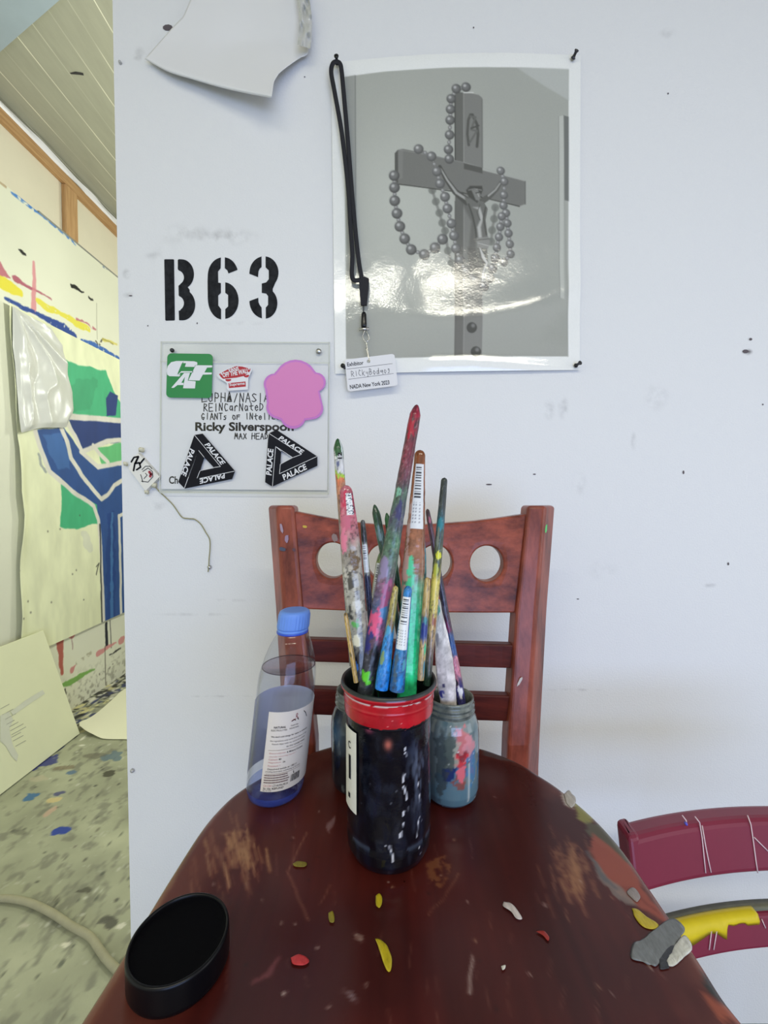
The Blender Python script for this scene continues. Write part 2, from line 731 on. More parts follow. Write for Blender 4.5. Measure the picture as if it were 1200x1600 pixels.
def plank_material():
    m = mat('ceiling_planks', lin(168, 167, 150), 0.7, var=0.12, vscale=5, stretch=(6, 1, 1), bump=0.1, bscale=40)
    nt = m.node_tree
    b = nt.nodes['Principled BSDF']
    base = b.inputs['Base Color'].links[0].from_socket
    tc = nt.nodes.new('ShaderNodeNewGeometry')
    sp = nt.nodes.new('ShaderNodeSeparateXYZ')
    nt.links.new(tc.outputs['Position'], sp.inputs[0])
    d = nt.nodes.new('ShaderNodeMath')
    d.operation = 'DIVIDE'
    nt.links.new(sp.outputs['X'], d.inputs[0])
    d.inputs[1].default_value = 0.088
    fr = nt.nodes.new('ShaderNodeMath')
    fr.operation = 'FRACT'
    nt.links.new(d.outputs[0], fr.inputs[0])
    c1 = nt.nodes.new('ShaderNodeMath')
    c1.operation = 'LESS_THAN'
    nt.links.new(fr.outputs[0], c1.inputs[0])
    c1.inputs[1].default_value = 0.045
    # the pale line of each joint is broken along its length
    ns = nt.nodes.new('ShaderNodeTexNoise')
    ns.inputs['Scale'].default_value = 3.0
    mp = nt.nodes.new('ShaderNodeMapping')
    mp.inputs['Scale'].default_value = (8, 1, 1)
    nt.links.new(tc.outputs['Position'], mp.inputs['Vector'])
    nt.links.new(mp.outputs['Vector'], ns.inputs['Vector'])
    mr = nt.nodes.new('ShaderNodeMapRange')
    mr.inputs['From Min'].default_value = 0.4
    mr.inputs['From Max'].default_value = 0.6
    mr.inputs['To Min'].default_value = 0.15
    nt.links.new(ns.outputs['Fac'], mr.inputs['Value'])
    mu = nt.nodes.new('ShaderNodeMath')
    mu.operation = 'MULTIPLY'
    nt.links.new(c1.outputs[0], mu.inputs[0])
    nt.links.new(mr.outputs['Result'], mu.inputs[1])
    mx = nt.nodes.new('ShaderNodeMix')
    mx.data_type = 'RGBA'
    nt.links.new(mu.outputs[0], mx.inputs['Factor'])
    nt.links.new(base, mx.inputs['A'])
    mx.inputs['B'].default_value = lin(222, 220, 200)
    nt.links.new(mx.outputs['Result'], b.inputs['Base Color'])
    return m


ce = box('ceiling', (LEFT_X - 0.14, -3.0, CEIL_Z), (3.6, 5.0, CEIL_Z + 0.08), plank_material())
tag(ce, 'grey planked ceiling over the next studio bay', 'ceiling', kind='structure')
M_beam = mat('blue_grey_panel', lin(164, 178, 190), 0.6, var=0.1, vscale=8)
pA, pB = PZ(0, 74, CEIL_Z), PZ(84, 0, CEIL_Z)
dd = (pB - pA).normalized()
nn = Vector((-dd.y, dd.x, 0))
if nn.y > 0:
    nn = -nn
a0 = pA - dd * 0.165
b0 = pB + dd * 0.9
rings = []
for p in (a0, b0):
    rings.append([p, p + nn * 0.6, p + nn * 0.6 - Vector((0, 0, 0.016)), p - Vector((0, 0, 0.016))])
tr = loft('trim_1', rings, M_beam)
tag(tr, 'pale blue grey panel crossing the plank ceiling at the upper left', 'ceiling panel', kind='structure')


def floor_field():
    f = Field(-1.6, 0.55, -0.35, 2.75, 0.004, (170, 172, 146))
    X, Y = f.X, f.Y
    n = fbm(X * 9, Y * 9, 2, 4)
    f.C *= (0.84 + 0.30 * n)[..., None]
    n2 = fbm(X * 45, Y * 30, 6, 3)
    a = np.clip((n2 - 0.54) * 5, 0, 1)
    f.mix((slice(None), slice(None)), (112, 112, 100), a * 0.55)
    n3 = fbm(X * 70, Y * 55, 12, 2)
    f.mix((slice(None), slice(None)), (206, 205, 190), np.clip((n3 - 0.80) * 14, 0, 1) * 0.35)
    rg = random.Random(5)
    # crowded flecks along the foot of the left wall
    for k in range(520):
        y = rg.uniform(1.75, 2.75)
        x = LEFT_X + abs(rg.gauss(0, 0.09)) + 0.005
        c = rg.choice([(232, 230, 214), (222, 214, 160), (30, 30, 30), (60, 58, 52), (200, 196, 180), (52, 60, 110)])
        f.disc((x, y), rg.uniform(0.004, 0.016), c, 0.85, ry=rg.uniform(0.004, 0.03))
    for k in range(240):
        x, y = rg.uniform(-1.35, -0.5), rg.uniform(0.75, 2.3)
        c = rg.choice([(60, 60, 55), (80, 80, 72), (214, 214, 200), (96, 92, 78), (70, 74, 66)])
        f.disc((x, y), rg.uniform(0.002, 0.006), c, 0.6, ry=rg.uniform(0.003, 0.010))

    def blot(px, py, w, h, col, a=0.9, seed=1):
        c = PZ(px, py, 0)
        e = PZ(px + w, py, 0)
        g = PZ(px, py - h, 0)
        rx, ry = abs(e.x - c.x), abs(g.y - c.y)
        pts = [(c.x + rx * math.cos(t), c.y + ry * math.sin(t)) for t in np.linspace(0, 2 * math.pi, 15)[:-1]]
        f.poly(pts, col, a, rag=min(rx, ry) * 0.9, freq=1.1 / max(rx, ry), seed=seed)
    blot(42, 1248, 9, 7, (66, 112, 158), 0.9, 1)
    blot(97, 1297, 11, 6, (42, 66, 158), 0.95, 2)
    blot(84, 1250, 11, 5, (216, 196, 140), 0.85, 3)
    blot(77, 1268, 6, 9, (208, 170, 150), 0.7, 4)
    blot(72, 1190, 17, 10, (58, 64, 132), 0.85, 5)
    blot(110, 1208, 8, 4, (84, 112, 146), 0.8, 6)
    blot(93, 1240, 8, 3, (70, 72, 120), 0.8, 7)
    blot(173, 1184, 16, 9, (92, 116, 134), 0.7, 8)
    blot(170, 1208, 8, 5, (66, 64, 52), 0.8, 9)
    blot(102, 1476, 6, 5, (226, 222, 200), 0.9, 10)
    blot(38, 1446, 7, 4, (196, 192, 172), 0.7, 11)
    blot(130, 1392, 10, 5, (82, 80, 68), 0.8, 12)
    blot(168, 1440, 14, 9, (70, 68, 62), 0.7, 13)
    blot(148, 1180, 18, 4, (110, 106, 92), 0.6, 14)
    blot(190, 1446, 6, 5, (228, 224, 208), 0.8, 15)
    blot(60, 1216, 14, 4, (196, 186, 160), 0.6, 16)
    blot(100, 1200, 14, 4, (120, 104, 84), 0.6, 17)
    blot(30, 1300, 14, 4, (100, 100, 88), 0.5, 18)
    return f


fl = box('floor', (LEFT_X - 0.1, -3.0, -0.1), (3.6, 5.0, -0.002), mat('floor_paint', lin(139, 141, 128), 0.65, var=0.25, vscale=9, bump=0.2, bscale=30))
tag(fl, 'grey painted studio floor spattered with paint', 'floor', kind='structure')
ff = floor_field()
fp = np.stack([ff.X, ff.Y, 0 * ff.X], -1)
sp_ = grid('floor_spatter', fp, mat('spattered_floor', (1, 1, 1, 1), 0.6, attr=True, atk=(0.95, 0.95, 0.95), bump=0.35, bscale=90), fl, True, ff.C)

# ------------------------------------------------------------------ left wall of the next bay
Z_LEDGE = 2.36


def lw(px, py):
    p = PX(px, py, LEFT_X)
    return (p.y, p.z)


def left_wall_field():
    f = Field(1.55, 0.0, 2.95, Z_LEDGE, 0.004, (226, 226, 206))
    X, Y = f.X, f.Y
    f.C *= (0.965 + 0.06 * fbm(X * 4, Y * 4, 3))[..., None]

    def s(pp, wd, col, a=1, rag=0.008, seed=1, brk=0.0, fr=28):
        f.stroke([lw(*p) for p in pp], wd, col, a, rag=rag, freq=fr, seed=seed, brk=brk)
    s([(20, 303), (40, 316), (62, 333), (85, 352), (100, 363), (118, 381)], [0.01, 0.022, 0.02, 0.02, 0.03, 0.006], (60, 120, 200), 0.9, brk=0.3)
    s([(152, 405), (163, 417), (175, 424)], 0.012, (90, 110, 160), 0.7, brk=0.42)
    s([(0, 284), (10, 293)], 0.01, (176, 150, 116), 0.8)
    s([(29, 390), (34, 394), (39, 397)], [0.006, 0.022, 0.012], (26, 26, 26))
    s([(112, 446), (120, 451), (131, 457)], [0.02, 0.02, 0.006], (28, 28, 26))
    s([(139, 465), (145, 468)], 0.012, (40, 40, 38))
    s([(0, 421), (8, 427), (14, 432)], [0.06, 0.03, 0.01], (186, 104, 118), 0.9)
    s([(24, 436), (44, 448), (80, 468)], [0.03, 0.014, 0.005], (170, 84, 104), 0.9)
    s([(53, 410), (53.5, 450), (52, 486)], [0.014, 0.022, 0.03], (214, 132, 142), 0.8, rag=0.004)
    s([(0, 440), (15, 449), (32, 458)], [0.05, 0.06, 0.03], (228, 214, 62), 0.95)
    s([(60, 470), (72, 480), (92, 488), (115, 502), (138, 514)], [0.03, 0.04, 0.024, 0.04, 0.03], (226, 214, 72), 0.92, brk=0.22)
    s([(120, 498), (136, 505), (152, 517)], 0.01, (180, 96, 110), 0.8, brk=0.3)
    s([(10, 468), (30, 478), (50, 487), (75, 500), (100, 514), (118, 525)], [0.012, 0.022, 0.018, 0.03, 0.05, 0.02], (36, 66, 142), 0.95, brk=0.2)
    s([(128, 533), (148, 539), (163, 548), (178, 556), (186, 561)], [0.02, 0.03, 0.03, 0.02, 0.02], (44, 92, 176), 0.9, brk=0.2)
    s([(150, 533), (155, 540), (160, 529), (176, 537)], 0.008, (44, 40, 36), 0.8, brk=0.3)
    s([(160, 530), (183, 538)], 0.016, (214, 200, 90), 0.7, brk=0.3)
    s([(151, 474), (151, 500), (152, 530)], 0.004, (150, 146, 130), 0.8, rag=0)
    # lower part under the paper
    s([(108, 968), (112, 990)], [0.006, 0.05], (196, 110, 110), 0.8, rag=0.006)
    s([(93, 1000), (95, 1020), (97, 1052)], [0.05, 0.03, 0.022], (176, 84, 74), 0.9)
    s([(112, 992), (113, 1015)], 0.006, (150, 110, 110), 0.8)
    s([(113, 1047), (118, 1040)], [0.03, 0.005], (204, 130, 130), 0.9)
    s([(120, 1036), (142, 1020)], 0.02, (170, 164, 140), 0.7, brk=0.5)
    s([(97, 1072), (110, 1066), (125, 1057), (148, 1046)], [0.02, 0.03, 0.026, 0.008], (122, 172, 84), 0.95)
    s([(166, 975), (167, 1008)], [0.02, 0.024], (26, 28, 40), 0.95, rag=0.004)
    s([(172, 970), (174, 1012)], 0.006, (40, 40, 44), 0.9, rag=0.002)
    s([(152, 1022), (168, 1012), (182, 1004)], [0.03, 0.02, 0.008], (212, 140, 140), 0.9)
    s([(188, 1002), (192, 999)], 0.04, (208, 130, 130), 0.8)
    s([(172, 1023), (178, 1020), (188, 1013)], 0.01, (40, 40, 40), 0.9, brk=0.3)
    s([(164, 1010), (165, 1070)], 0.006, (86, 80, 66), 0.95, rag=0.001)
    s([(155, 1054), (162, 1050)], 0.01, (80, 76, 66), 0.7, brk=0.4)
    s([(170, 1045), (176, 1038)], 0.01, (80, 76, 66), 0.7, brk=0.4)
    s([(102, 1078), (103, 1092)], [0.016, 0.006], (60, 60, 50), 0.8)
    # scuffs climbing from the floor
    foot = np.clip((0.20 - Y) / 0.2, 0, 1)
    f.mix((slice(None), slice(None)), (120, 116, 100), np.clip((fbm(X * 60, Y * 60, 8) - 0.55) * 6, 0, 1) * foot * 0.6)
    return f


M_bay = mat('bay_wall_paint', lin(226, 226, 206), 0.7, bump=0.1, bscale=150)
wl = box('wall_left', (LEFT_X - 0.1, -3.0, 0), (LEFT_X - 0.002, 5.0, Z_LEDGE), M_bay)
tag(wl, 'white left bay wall daubed with yellow, pink and blue paint', 'wall', kind='structure')
lf = left_wall_field()
lp = np.stack([0 * lf.X + LEFT_X, lf.X, lf.Y], -1)
grid('paint_marks', lp, mat('daubed_wall', (1, 1, 1, 1), 0.65, attr=True, atk=(1, 1, 1), bump=0.15, bscale=120), wl, True, lf.C)
wb = box('wall_back', (LEFT_X - 0.1, 5.0, 0), (3.6, 5.1, CEIL_Z), M_bay)
tag(wb, 'plain far wall closing the next bay behind the partition', 'wall', kind='structure')
ub = box('wall_upper', (LEFT_X - 0.12, -3.0, Z_LEDGE + 0.001), (LEFT_X - 0.034, 5.0, CEIL_Z - 0.001), mat('cream_board', lin(226, 218, 196), 0.75, var=0.05, vscale=6))
tag(ub, 'cream board filling the timber frame above the left bay wall', 'wall', kind='structure')


def timber(name):
    return mat(name, lin(196, 158, 112), 0.6, color2=lin(164, 122, 80), vscale=7, stretch=(14, 1.0, 14), bump=0.1, bscale=80)


M_tim = timber('pine_along')
hd = box('trim_2', (LEFT_X - 0.034, -3.0, 2.625), (LEFT_X - 0.010, 5.0, 2.675), M_tim, bevel=0.003)
tag(hd, 'long pine header beam running under the ceiling on the left', 'beam', kind='structure')
M_tim2 = mat('pine_upright', lin(200, 162, 116), 0.6, color2=lin(170, 128, 84), vscale=7, stretch=(14, 14, 1.0))
ys1, ys2 = PX(106, 300, LEFT_X).y, PX(124, 300, LEFT_X).y
st = box('trim_3', (LEFT_X - 0.0335, ys1, Z_LEDGE + 0.0205), (LEFT_X - 0.010, ys2, 2.624), M_tim2, bevel=0.003)
tag(st, 'short pine stud standing between the header and the left bay wall', 'stud', kind='structure')
lg = box('gap_shade_strip', (LEFT_X - 0.033, 1.98, Z_LEDGE + 0.0005), (LEFT_X - 0.012, 5.0, Z_LEDGE + 0.020), mat('gap_shade_grey', lin(150, 150, 142), 0.7, var=0.2, vscale=20))  # grey strip added in place of the shade in the gap
tag(lg, 'thin grey strip standing for the gap shade on top of the left bay wall', 'shade strip', kind='structure')
mesh('ceiling_fleck', [PZ(x, y, CEIL_Z - 0.001) for x, y in [(109, 114), (118, 112), (130, 114), (131, 118), (124, 117), (111, 116)]], [(0, 1, 2, 3, 4, 5)], mat('dark_fleck', lin(50, 48, 50), 0.7), ce)
# crumpled strip of plastic peeping over the header
ny_, nx_ = 6, 180
Pp = np.zeros((ny_, nx_, 3))
for i in range(nx_):
    y = 1.3 + 1.5 * i / (nx_ - 1)
    for j in range(ny_):
        t = j / (ny_ - 1)
        Pp[j, i] = (LEFT_X - 0.014 + 0.012 * vnoise(y * 9, t * 2, 3), y, 2.672 + t * (0.018 + 0.022 * vnoise(y * 7, 1.5, 5)))
pl = grid('plastic_strip', Pp, mat('white_plastic_film', lin(236, 234, 238), 0.35), None, True)
tag(pl, 'ragged white plastic strip tucked along the top of the pine header', 'plastic strip')

# ------------------------------------------------------------------ painted paper on the left wall
PAINT_X = LEFT_X + 0.012


def pw(px, py):
    p = PX(px, py, PAINT_X)
    return (p.y, p.z)


def painting_field():
    y0, y1 = 1.70, 3.05
    f = Field(y0, 0.45, y1, 1.95, 0.0035, (228, 230, 194))
    X, Y = f.X, f.Y
    f.C *= (0.97 + 0.06 * fbm(X * 3, Y * 3, 5))[..., None]

    def pol(pp, col, a=1, rag=0.01, seed=1, fr=16, brk=0):
        f.poly([pw(*p) for p in pp], col, a, rag=rag, freq=fr, seed=seed, brk=brk)

    def s(pp, wd, col, a=1, rag=0.004, seed=1, fr=20, brk=0):
        f.stroke([pw(*p) for p in pp], wd, col, a, rag=rag, freq=fr, seed=seed, brk=brk)
    G = (70, 172, 124)
    B1, B2 = (44, 78, 138), (36, 58, 116)
    pol([(101, 561), (135, 572), (165, 580), (178, 612), (196, 640), (196, 660), (104, 652)], G, 1, 0.014, 2)
    pol([(101, 600), (150, 590), (140, 640), (106, 640)], (60, 150, 108), 0.6, 0.03, 3)
    pol([(150, 700), (196, 690), (196, 725), (160, 730)], (98, 182, 120), 1, 0.01, 4)
    pol([(93, 752), (152, 780), (152, 818), (118, 826), (94, 822)], G, 1, 0.012, 5)
    # figure
    pol([(165, 622), (172, 612), (184, 618), (180, 650), (166, 650)], B2, 1, 0.006, 6)
    pol([(105, 654), (196, 658), (196, 690), (150, 696), (126, 706)], B2, 1, 0.006, 7)
    pol([(54, 672), (98, 668), (126, 706), (152, 728), (196, 722), (196, 758), (178, 768), (160, 782), (150, 788), (110, 768), (76, 736)], B1, 1, 0.006, 8)
    pol([(66, 680), (94, 676), (110, 735), (90, 735)], (64, 106, 166), 0.8, 0.02, 9)
    pol([(150, 782), (196, 740), (196, 962), (162, 966), (158, 880), (153, 810)], B1, 1, 0.006, 10)
    pol([(166, 800), (178, 800), (180, 955), (166, 960)], (30, 62, 126), 0.8, 0.02, 11, 24)
    pol([(172, 800), (175, 800), (176, 955), (172, 955)], (84, 140, 190), 0.6, 0.012, 12, 30)
    pol([(162, 955), (194, 950), (194, 970), (178, 968), (164, 974)], (30, 70, 140), 1, 0.02, 13, 30)
    # pale outlines
    W = (214, 210, 200)
    s([(106, 651), (150, 654), (196, 658)], 0.030, W)
    s([(54, 674), (62, 700), (76, 736), (112, 768), (146, 790), (153, 812), (158, 880), (162, 965)], 0.024, W)
    s([(94, 668), (104, 690), (110, 716), (126, 742), (140, 760), (158, 780), (168, 772), (178, 758), (196, 748)], 0.026, W)
    s([(102, 658), (116, 680), (128, 706), (142, 700), (166, 690), (196, 686)], 0.026, W)
    s([(126, 706), (152, 730), (174, 726), (196, 722)], 0.026, W)
    s([(145, 696), (156, 710), (168, 722)], 0.026, W)
    s([(185, 806), (187, 880), (189, 960)], 0.022, W)
    s([(186, 806), (196, 800)], 0.02, W)
    s([(155, 820), (157, 890), (159, 964)], 0.010, (30, 32, 40), 0.9)
    s([(150, 886), (154, 880), (150, 898)], 0.006, (30, 30, 30), 0.9)
    s([(58, 712), (70, 736)], 0.02, (90, 100, 130), 0.5, 0.02)
    s([(130, 835), (140, 856)], 0.05, (190, 190, 190), 0.4, 0.02)
    f.C *= (0.94 + 0.14 * fbm(X * 22, Y * 8, 25, 4))[..., None]
    for k in range(14):
        f.disc((random.uniform(1.75, 2.4), random.uniform(0.5, 1.0)), 0.004, (70, 66, 60), 0.8)
    return f


pf = painting_field()
# outline: left edge curls a little; lower edge straight
left_edge = [(10, 474), (10, 500), (14, 560), (20, 640), (27, 700), (28, 760), (32, 790), (28, 850), (28, 930), (26, 960), (16, 1002)]
le = np.array([pw(*p) for p in left_edge])
top_l, top_r = pw(10, 473), pw(186, 562)
bot_l, bot_r = pw(55, 1019), pw(160, 972)
nyy, nxx = 420, 370
tt = np.linspace(0, 1, nyy)
zz_top = lambda y: top_l[1] + (top_r[1] - top_l[1]) * (y - top_l[0]) / (top_r[0] - top_l[0])
zz_bot = lambda y: bot_l[1] + (bot_r[1] - bot_l[1]) * (y - bot_l[0]) / (bot_r[0] - bot_l[0])
Pq = np.zeros((nyy, nxx, 3))
for j, t in enumerate(tt):
    zc = 1.78 - t * (1.78 - 0.50)
    yl = np.interp(-zc, -le[:, 1][np.argsort(-le[:, 1])], le[:, 0][np.argsort(-le[:, 1])])
    ys = yl + (3.0 - yl) * np.linspace(0, 1, nxx)
    zt = zz_top(ys)
    zb = zz_bot(ys)
    zz = zt + (zb - zt) * t
    Pq[j, :, 0] = PAINT_X + 0.006 * fbm(ys * 4, zz * 3, 9) + 0.018 * np.exp(-((ys - yl) / 0.03) ** 2) * vnoise(zz * 5, 0 * zz, 4)
    Pq[j, :, 1] = ys
    Pq[j, :, 2] = zz
pc = pf.sample(Pq[..., 1], Pq[..., 2])
pa = grid('painted_paper', Pq, mat('painted_paper', (1, 1, 1, 1), 0.6, attr=True), None, True, pc)
tag(pa, 'large hanging paper painted with a blue figure on green patches', 'painting')

# crumpled silvery sheet over the painting's corner
cr = [(13, 478), (70, 512), (92, 540), (100, 585), (108, 612), (108, 640), (100, 655), (96, 668), (60, 668), (24, 676), (20, 610), (14, 540)]


def crumple():
    n = 90
    c = np.array([58, 590.0])
    ring = []
    tot = 160
    cum = [0]
    pts = np.array(cr + [cr[0]], float)
    for a, b in zip(pts[:-1], pts[1:]):
        cum.append(cum[-1] + np.hypot(*(b - a)))
    cum = np.array(cum)
    for k in range(tot):
        q = k / tot * cum[-1]
        ring.append([np.interp(q, cum, pts[:, 0]), np.interp(q, cum, pts[:, 1])])
    ring = np.array(ring)
    P = np.zeros((40, tot, 3))
    for j in range(40):
        t = j / 39
        xy = c + (ring - c) * t
        for k in range(tot):
            p = PX(xy[k, 0], xy[k, 1], PAINT_X)
            # folds fan out from the pinned upper corner
            dx, dy = xy[k, 0] - 13, xy[k, 1] - 474
            an = math.atan2(dx, dy)
            rr = math.hypot(dx, dy)
            q_ = an * 3.6 + 1.1 * float(vnoise(rr * 0.015, an * 5, 2))
            fold = abs((q_ % 1.0) - 0.5) * 2
            h = 0.006 + 0.022 * fold ** 1.5 * min(1, rr / 50) + 0.005 * float(vnoise(xy[k, 0] * 0.12, xy[k, 1] * 0.07, 7))
            P[j, k] = (PAINT_X + 0.012 + h * (1 - 0.5 * max(0, t - 0.9) * 10), p.y, p.z)
    return P


cs = grid('plastic_sheet', crumple(), mat('silvery_film', lin(206, 206, 200), 0.3, spec=0.7, bump=0.15, bscale=50), None, True, wrap=True)
tag(cs, 'crumpled silvery sheet pinned over the upper corner of the blue figure painting', 'plastic sheet')

# ------------------------------------------------------------------ leaning board, floor paper, cable
bl, br_ = PZ(-60, 1297, 0.004), PZ(125, 1146, 0.004)
ztop = PX(60, 989, LEFT_X + 0.06).z
yb = br_.y
th = 0.02
bx = br_.x


def board_pt(y, t, k):
    """t: up the board, k: 0 front 1 back"""
    b = Vector((bx, y, 0.004))
    tp = Vector((LEFT_X + 0.05, y, ztop))
    d = (tp - b)
    n = Vector((d.z, 0, -d.x)).normalized()
    return b + d * t - n * (th * k) + Vector((0, 0, th * k * 0.4 * (1 - t)))


bd = empty('leaning_board', 'pale board leaning against the left bay wall with a faint grey drawing', 'board', (bx, 1.5, 0))
rings = []
for y in (0.9, yb):
    rings.append([board_pt(y, 0, 0), board_pt(y, 1, 0), board_pt(y, 1, 1), board_pt(y, 0, 1)])
loft('panel', rings, mat('board_face', lin(226, 227, 190), 0.7, var=0.05, vscale=5), bd, bevel=0.002)


def on_board(px, py):
    """point of the board's front face in the line of sight of a photo pixel"""
    b = board_pt(1.5, 0, 0)
    d = board_pt(1.5, 1, 0) - b
    n = Vector((d.z, 0, -d.x)).normalized()
    r = ray(px, py)
    k = (b - CAM).dot(n) / r.dot(n)
    return CAM + r * k + n * 0.0012


hat = []
for (x, y, L) in [(0, 1108, 14), (4, 1117, 16), (8, 1124, 16), (10, 1132, 12), (14, 1136, 14), (16, 1142, 20), (18, 1148, 22), (18, 1152, 14), (20, 1158, 16), (24, 1166, 16)]:
    hat.append([(x, y), (x + L, y - L * 0.55)])
ribbons('pencil_hatching', hat, 0.7, 0, mat('graphite', lin(150, 150, 140), 0.7), bd, fn=on_board)['kind'] = 'stuff'
M_smear = mat('grey_smear', lin(212, 213, 194), 0.7, var=0.06, vscale=20)
sv = [(0, 1118), (14, 1112), (20, 1125), (14, 1140), (20, 1165), (28, 1180), (26, 1190), (18, 1182), (8, 1165), (0, 1158)]
tri = tessellate_polygon([[Vector((p[0], p[1], 0)) for p in sv]])
mesh('grey_smear', [on_board(*p) for p in sv], tri, M_smear, bd)
sv = [(16, 1112), (40, 1094), (66, 1078), (70, 1084), (46, 1100), (20, 1118)]
tri = tessellate_polygon([[Vector((p[0], p[1], 0)) for p in sv]])
mesh('grey_smear', [on_board(*p) for p in sv], tri, M_smear, bd)

fe = [(124, 1142), (134, 1148), (150, 1153), (165, 1156), (196, 1156.5), (260, 1158)]
be = [(124, 1136), (140, 1124), (160, 1108), (180, 1090), (196, 1077), (260, 1040)]
Pf = np.zeros((12, 60, 3))
fe_p = smooth_path([PZ(x, y, 0.0) for x, y in fe], 12)
be_p = smooth_path([PZ(x, y, 0.0) for x, y in be], 12)
for i in range(60):
    for j in range(12):
        t = j / 11
        p = fe_p[i].lerp(be_p[i], t)
        lift = 0.004 + 0.018 * math.exp(-(i / 10.0) ** 2) + 0.012 * (1 - t) ** 2 * math.exp(-((i - 14) / 12.0) ** 2)
        Pf[j, i] = (p.x, p.y, lift)
fpap = grid('floor_paper', Pf, mat('cream_paper', lin(240, 238, 212), 0.7), None, True)
tag(fpap, 'cream paper sheet lying on the spattered floor beside the leaning board', 'paper')
cpts = [PZ(x, y, 0.009) for x, y in [(-60, 1412), (-20, 1405), (12, 1404), (45, 1410), (80, 1426), (112, 1447), (140, 1463), (155, 1483), (168, 1500), (190, 1520), (240, 1545)]]
cb = tube('power_cable', smooth_path(cpts, 8), 0.0085, mat('cable_rubber', lin(166, 162, 134), 0.6, var=0.15, vscale=30), None, n=12, ref=(0, 0, 1))
tag(cb, 'thick dusty beige cable curving across the grey floor', 'cable')

# ------------------------------------------------------------------ stencilled number on the partition
stn = empty('stencil_number', 'black stencilled B63 painted on the white partition', 'stencil lettering', PY(345, 450, WALL_Y))


def s5(x, y):
    return (245 + x / 5.854, 390 + y / 5.854)


def arc(cx, cy, rx, ry, a0, a1, n=14):
    return [(cx + rx * math.cos(R(a0 + (a1 - a0) * i / n)), cy - ry * math.sin(R(a0 + (a1 - a0) * i / n))) for i in range(n + 1)]


digit_B = [
    [(68, 92), (75, 88), (152, 88), (158, 95), (165, 640), (160, 648), (82, 650), (77, 642)],
    [(192, 95), (200, 88)] + arc(225, 225, 115, 137, 90, -60, 16) + [(300, 366)] + arc(235, 505, 116, 142, 55, -88, 16) + [(204, 646), (200, 560)] +
    [(215, 555)] + arc(190, 490, 58, 66, -60, 75, 10) + [(200, 415), (198, 330)] + [(212, 320)] + arc(186, 255, 62, 66, -60, 75, 10) + [(192, 180)],
]
digit_6 = [
    [(586, 72)] + arc(600, 240, 134, 168, 98, 175, 10) + [(464, 290), (466, 440)] + arc(604, 450, 137, 190, 182, 264, 10) + [(588, 636), (588, 545), (562, 510), (562, 420), (586, 395), (586, 306), (562, 302), (560, 200), (584, 170)],
    [(622, 72)] + arc(612, 240, 134, 170, 84, 20, 8) + [(736, 186), (655, 218), (645, 190), (622, 170)],
    [(626, 300)] + arc(612, 466, 136, 168, 82, -84, 18) + [(626, 638), (626, 545), (652, 520), (652, 415), (626, 395)],
]
digit_3 = [
    [(958, 62)] + arc(980, 210, 132, 148, 98, 176, 9) + [(846, 220), (926, 252), (930, 200), (940, 175), (958, 160)],
    [(995, 62)] + arc(985, 210, 128, 148, 84, -40, 14) + [(1060, 360)] + arc(985, 490, 118, 142, 50, -84, 14) + [(997, 632), (997, 530), (1018, 505), (1018, 425), (1000, 402), (960, 396), (960, 310), (1000, 300), (1024, 270), (1024, 190), (995, 162)],
    [(928, 440), (848, 470)] + arc(985, 470, 138, 160, 185, 260, 10) + [(958, 630), (958, 530), (940, 505), (930, 480)],
]
for dg in (digit_B, digit_6, digit_3):
    d = None
    bm = bmesh.new()
    for pts in dg:
        q = [s5(*p) for p in pts]
        tri = tessellate_polygon([[Vector((p[0], p[1], 0)) for p in q]])
        vs = [bm.verts.new(PY(p[0], p[1], WALL_Y - 0.0006)) for p in q]
        for t in tri:
            try:
                bm.faces.new([vs[i] for i in t])
            except ValueError:
                pass
    o = from_bm('stencil_digit', bm, M_blackmatte, stn)

# ------------------------------------------------------------------ perspex sign holder with stickers
sign = empty('sign_holder', 'clear acrylic sign holder screwed to the partition below the stencilled number', 'sign', PY(383, 652, WALL_Y))


def clear_material(name, tint, fac=0.12, rough=0.05):
    m = bpy.data.materials.new(name)
    m.use_nodes = True
    nt = m.node_tree
    nt.nodes.clear()
    out = nt.nodes.new('ShaderNodeOutputMaterial')
    tr_ = nt.nodes.new('ShaderNodeBsdfTransparent')
    tr_.inputs['Color'].default_value = tint
    gl = nt.nodes.new('ShaderNodeBsdfGlossy')
    gl.inputs['Roughness'].default_value = rough
    fr = nt.nodes.new('ShaderNodeLayerWeight')
    fr.inputs['Blend'].default_value = 0.5
    pw_ = nt.nodes.new('ShaderNodeMath')
    pw_.operation = 'POWER'
    pw_.inputs[1].default_value = 4.0
    nt.links.new(fr.outputs['Facing'], pw_.inputs[0])
    ml = nt.nodes.new('ShaderNodeMath')
    ml.operation = 'MULTIPLY_ADD'
    ml.inputs[1].default_value = 0.55
    ml.inputs[2].default_value = 0.03
    nt.links.new(pw_.outputs[0], ml.inputs[0])
    mx = nt.nodes.new('ShaderNodeMixShader')
    nt.links.new(ml.outputs[0], mx.inputs[0])
    nt.links.new(tr_.outputs[0], mx.inputs[1])
    nt.links.new(gl.outputs[0], mx.inputs[2])
    nt.links.new(mx.outputs[0], out.inputs['Surface'])
    return m


